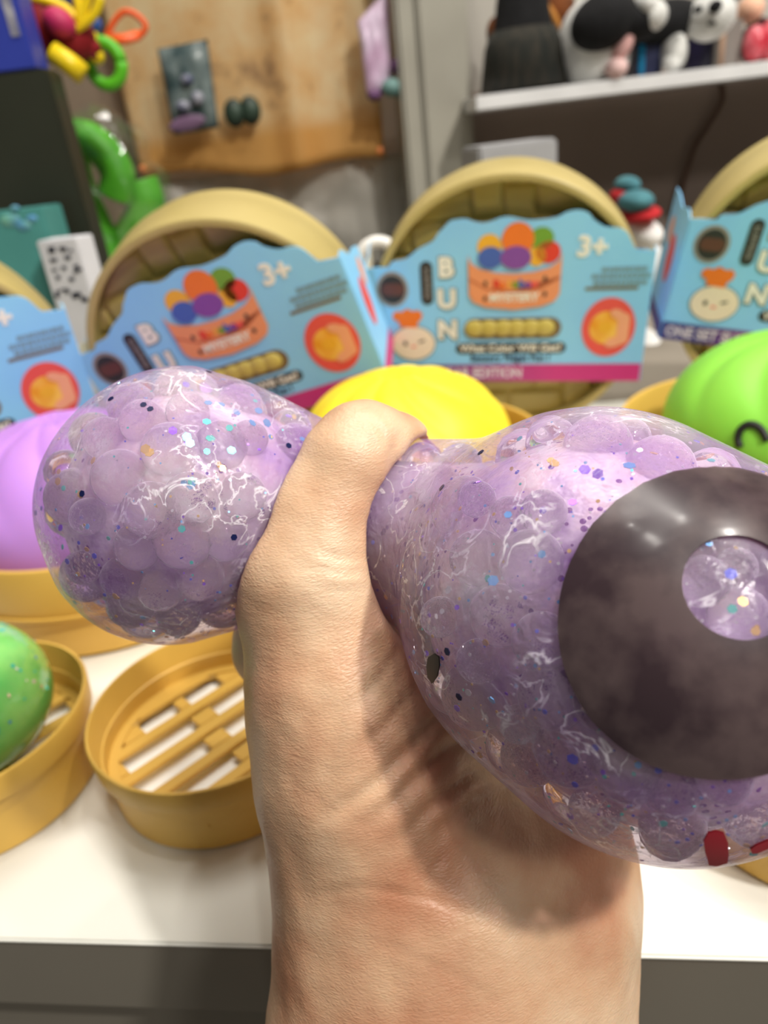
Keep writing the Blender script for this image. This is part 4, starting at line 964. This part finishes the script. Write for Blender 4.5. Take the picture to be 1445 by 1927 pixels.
lp = pouch('clear_toy_bag', [(672, 40), (730, -20), (738, 175), (690, 182)], 1.01, .012, mat('pale_lilac_bag', (222, 208, 226), .25, (196, 160, 190), scale=20, bump=.6, bscale=50), 'pale lilac bag hanging over the right side of the poster', 'bag')
tb = empty('toy_bunch', ony(738, 160, 1.0), 'purple and teal little toy clinging at the poster right edge', 'toy')
part('purple_lump', tb, mat('purple_rubber', (92, 56, 96), .5), lambda b: (pe(b, 748, 125, 1.0, 13, 14, .01), pe(b, 705, 180, 1.0, 14, 9, .01)))
part('teal_lump', tb, mat('teal_rubber', (96, 130, 126), .5), lambda b: (pe(b, 737, 165, .995, 20, 16, .012), pe(b, 757, 178, 1.0, 11, 10, .01)))
# plastic sheeting on the wall under the poster
b = BM(); P0_ = ony(260, 350, 1.06); P1_ = ony(800, 300, 1.06); nx, nz = 60, 24; g_ = []
for i in range(nx+1):
    u = i/nx; r_ = []
    for j in range(nz+1):
        v = j/nz; x = P0_.x+(P1_.x-P0_.x)*u; z = .02+(P0_.z-.02)*v
        r_.append(b.verts.new((x, 1.075-.016*abs(mnoise.noise(Vector((x*16, z*9, 2.))))-.008*mnoise.noise(Vector((x*45, z*20, 5.))), z)))
    g_.append(r_)
for i in range(nx):
    for j in range(nz): b.faces.new((g_[i][j], g_[i+1][j], g_[i+1][j+1], g_[i][j+1]))
bmesh.ops.solidify(b, geom=b.faces[:], thickness=.001)
o = obj('wall_sheet', b, mat('pale_film', (226, 222, 212), .35, (206, 202, 192), scale=10)); tag(o, 'crumpled pale grey sheet covering the wall beneath the orange poster', 'sheet')
# dark cabinet at the left
xr_ = ony(140, 330, .60).x; zc_ = ony(40, 132, .60).z
b = BM(); box(b, ((xr_-.55)/2, .618, zc_/2), (.55+xr_, .03, zc_), bev=.002)
o = obj('display_cabinet', b, mat('dark_green_black', (34, 37, 27), .45, (46, 48, 36), scale=6), angle=30); tag(o, 'tall dark cabinet standing at the left behind the packages', 'cabinet')
# box with blue print on the cabinet
bb = empty('toy_box', (ony(20, 110, .60).x-.035, .618, zc_+.0005), 'blue and white printed toy box on top of the dark cabinet', 'box')
c1 = ony(66, 118, .605).x-bb.location.x
b = BM(); box(b, (c1-.06, 0, .055), (.12, .028, .110), bev=.001); obj('box_body', b, mat('blue_card', (44, 58, 150), .45), bb, angle=30)
b = BM()
for i, (xx, ww) in enumerate(((-.004, .006), (-.026, .012), (-.046, .010), (-.072, .02))): box(b, (c1+xx-ww/2, -.0145, .062), (ww, .0008, .085))
obj('printed_panel', b, mat('white_card_print', (206, 204, 206), .5, (110, 110, 130), scale=40), bb, smooth=False)
# hanging bright toys
def hung(name, label, cat, px, py, yy): return empty(name, ony(px, py, yy), label, cat)
rc = hung('red_soft_toy', 'dark red and magenta soft toy hanging beside the blue printed box', 'soft toy', 110, 40, .70)
part('body', rc, mat('dark_red_fabric', (140, 14, 26), .7, (100, 10, 24), scale=25), lambda b: (pe(b, 88, 48, .67, 50, 58, .02, .3), pe(b, 128, 70, .67, 50, 44, .02), pe(b, 165, 90, .675, 24, 18, .012)))
part('belly', rc, mat('magenta_fabric', (176, 36, 84), .6), lambda b: pe(b, 112, 42, .648, 30, 24, .010, -.6))
yt = hung('yellow_strap_toy', 'yellow toy with thin straps hanging above the red soft toy', 'toy', 130, 10, .68)
def straps(b):
    for pts in ([(40, -8), (80, 0), (120, 14), (142, 34)], [(150, 45), (158, 20), (168, -15)], [(150, 45), (148, 15), (140, -20)], [(142, 55), (175, 30), (190, -5)]):
        tube(b, smoothpts([ony(x_, y_, .655) for x_, y_ in pts], 5), .0034, 8)
part('straps', yt, mat('yellow_rubber', (226, 196, 20), .4), straps)
part('green_knot', yt, mat('green_rubber', (30, 120, 60), .5), lambda b: pe(b, 95, 2, .69, 22, 10, .01)); part('blue_knot', yt, mat('blue_rubber', (50, 90, 170), .5), lambda b: (pe(b, 170, 45, .70, 20, 18, .015), pe(b, 130, -5, .70, 22, 16, .01)))
yc = hung('yellow_tube_toy', 'yellow cylinder toy lying slanted below the red soft toy', 'toy', 125, 118, .67)
part('tube', yc, mat('yellow_rubber', (226, 196, 20), .4), lambda b: tube(b, [ony(98, 98, .64), ony(128, 118, .64), ony(156, 140, .64)], .0075, 20))
gr = hung('green_ring_toy', 'green ring toy with a yellow centre hanging by the poster corner', 'toy', 200, 125, .69)
part('ring', gr, mat('leaf_green_rubber', (84, 176, 30), .45), lambda b: tube(b, [ony(198, 120, .69)+Vector((.0125*math.cos(a*PI/12), 0, .0145*math.sin(a*PI/12))) for a in range(25)], .0048, 12))
part('yellow_centre', gr, mat('yellow_rubber', (226, 196, 20), .4), lambda b: (pe(b, 180, 105, .68, 16, 14, .01, -.6), pe(b, 182, 76, .69, 6, 14, .006))); part('red_clasp', gr, mat('dark_red_fabric', (140, 14, 26), .7), lambda b: pe(b, 168, 100, .672, 16, 7, .006, -.5))
ol = hung('orange_loop_band', 'thin orange loop band hanging against the orange poster', 'band', 240, 60, .80)
part('loop', ol, mat('orange_rubber', (226, 92, 36), .45), lambda b: (tube(b, smoothpts([ony(x_, y_, .80) for x_, y_ in ((200, 72), (215, 40), (235, 22), (258, 30), (274, 50), (262, 68), (240, 76), (205, 76))], 6), .0028, 8)))
part('tab', ol, mat('orange_rubber', (226, 92, 36), .45), lambda b: tube(b, [ony(205, 72, .795), ony(232, 74, .795), ony(262, 66, .795)], .0055, 10, flat=.6))
# green toy wrapped in film
gt = empty('wrapped_green_toy', (ony(215, 400, .78).x, .78, 0), 'bright green curled foam toy wrapped in clear film beside the dark cabinet', 'toy')
gfm = mat('lime_foam', (92, 186, 44), .5, (70, 156, 30), scale=30)
def curl(b):
    tube(b, smoothpts([ony(x_, y_, .78) for x_, y_ in ((125, 262), (165, 262), (200, 290), (222, 330), (215, 372))], 6), [.016]*25, 14)
    tube(b, smoothpts([ony(x_, y_, .80) for x_, y_ in ((130, 290), (140, 340), (165, 400), (195, 455), (230, 470), (262, 420), (275, 380), (262, 340))], 6), [.018]*43, 14)
part('foam_curl', gt, gfm, curl)
def filmfn(b):
    c = ony(212, 368, .775); n = 36
    vs = ball(b, (0, 0, 0), 1, n, 24, None, (.050, .035, .076))
    for v in vs:
        d = mnoise.noise(v.co*46)*.012+mnoise.noise(v.co*110)*.005; v.co += v.co.normalized()*d+c
film = bpy.data.materials.new('clear_film'); film.use_nodes = True; nt = film.node_tree; t_ = nt.nodes.new('ShaderNodeBsdfTransparent'); g2 = nt.nodes.new('ShaderNodeBsdfGlossy'); g2.inputs['Roughness'].default_value = .12; m_ = nt.nodes.new('ShaderNodeMixShader'); m_.inputs[0].default_value = .14
nt.links.new(t_.outputs[0], m_.inputs[1]); nt.links.new(g2.outputs[0], m_.inputs[2]); nt.links.new(m_.outputs[0], nt.nodes['Material Output'].inputs['Surface'])
part('clear_wrap', gt, film, filmfn)
part('stem', gt, gfm, lambda b: tube(b, [(gt.location.x+.005, .80, .0), (gt.location.x+.003, .80, .03), ony(205, 462, .80)], .02, 14))
# boxes in front of the cabinet
tl = empty('toy_box', (ony(38, 430, .55).x, .57, 0), 'small teal toy box with blue print in front of the dark cabinet', 'box')
c0, c1 = ony(-60, 430, .55), ony(80, 400, .55); h_ = ony(60, 392, .55).z
b = BM(); box(b, ((c0.x+c1.x)/2-tl.location.x, 0, h_/2), (c1.x-c0.x, .04, h_), bev=.001); obj('box_body', b, mat('teal_card', (72, 138, 132), .5), tl, angle=30)
b = BM(); 
for (x_, y_, r_) in ((20, 415, 20), (45, 425, 16), (60, 412, 12), (28, 392, 9)): pe(b, x_, y_, .5505, r_, r_*.6, .002)
bmesh.ops.translate(b, vec=-tl.location, verts=b.verts[:]); obj('printed_picture', b, mat('teal_blue_print', (50, 110, 190), .5, (110, 170, 150), scale=60), tl)
wb = empty('toy_box', (ony(112, 470, .52).x, .535, 0), 'small white box with black pattern between the left packages', 'box', rz=-.25)
h_ = ony(105, 452, .52).z; b = BM(); box(b, (0, 0, h_/2), (.030, .02, h_), bev=.0008); obj('box_body', b, mat('white_card', (216, 216, 220), .5), wb, angle=30)
b = BM(); random.seed(3)
for _ in range(26): 
    x_, z_ = random.uniform(-.012, .012), h_-random.uniform(.004, .04); box(b, (x_, -.0104, z_), (random.uniform(.002, .005), .0006, random.uniform(.001, .003)))
obj('printed_pattern', b, mat('black_pattern', (40, 44, 60), .5), wb, smooth=False)
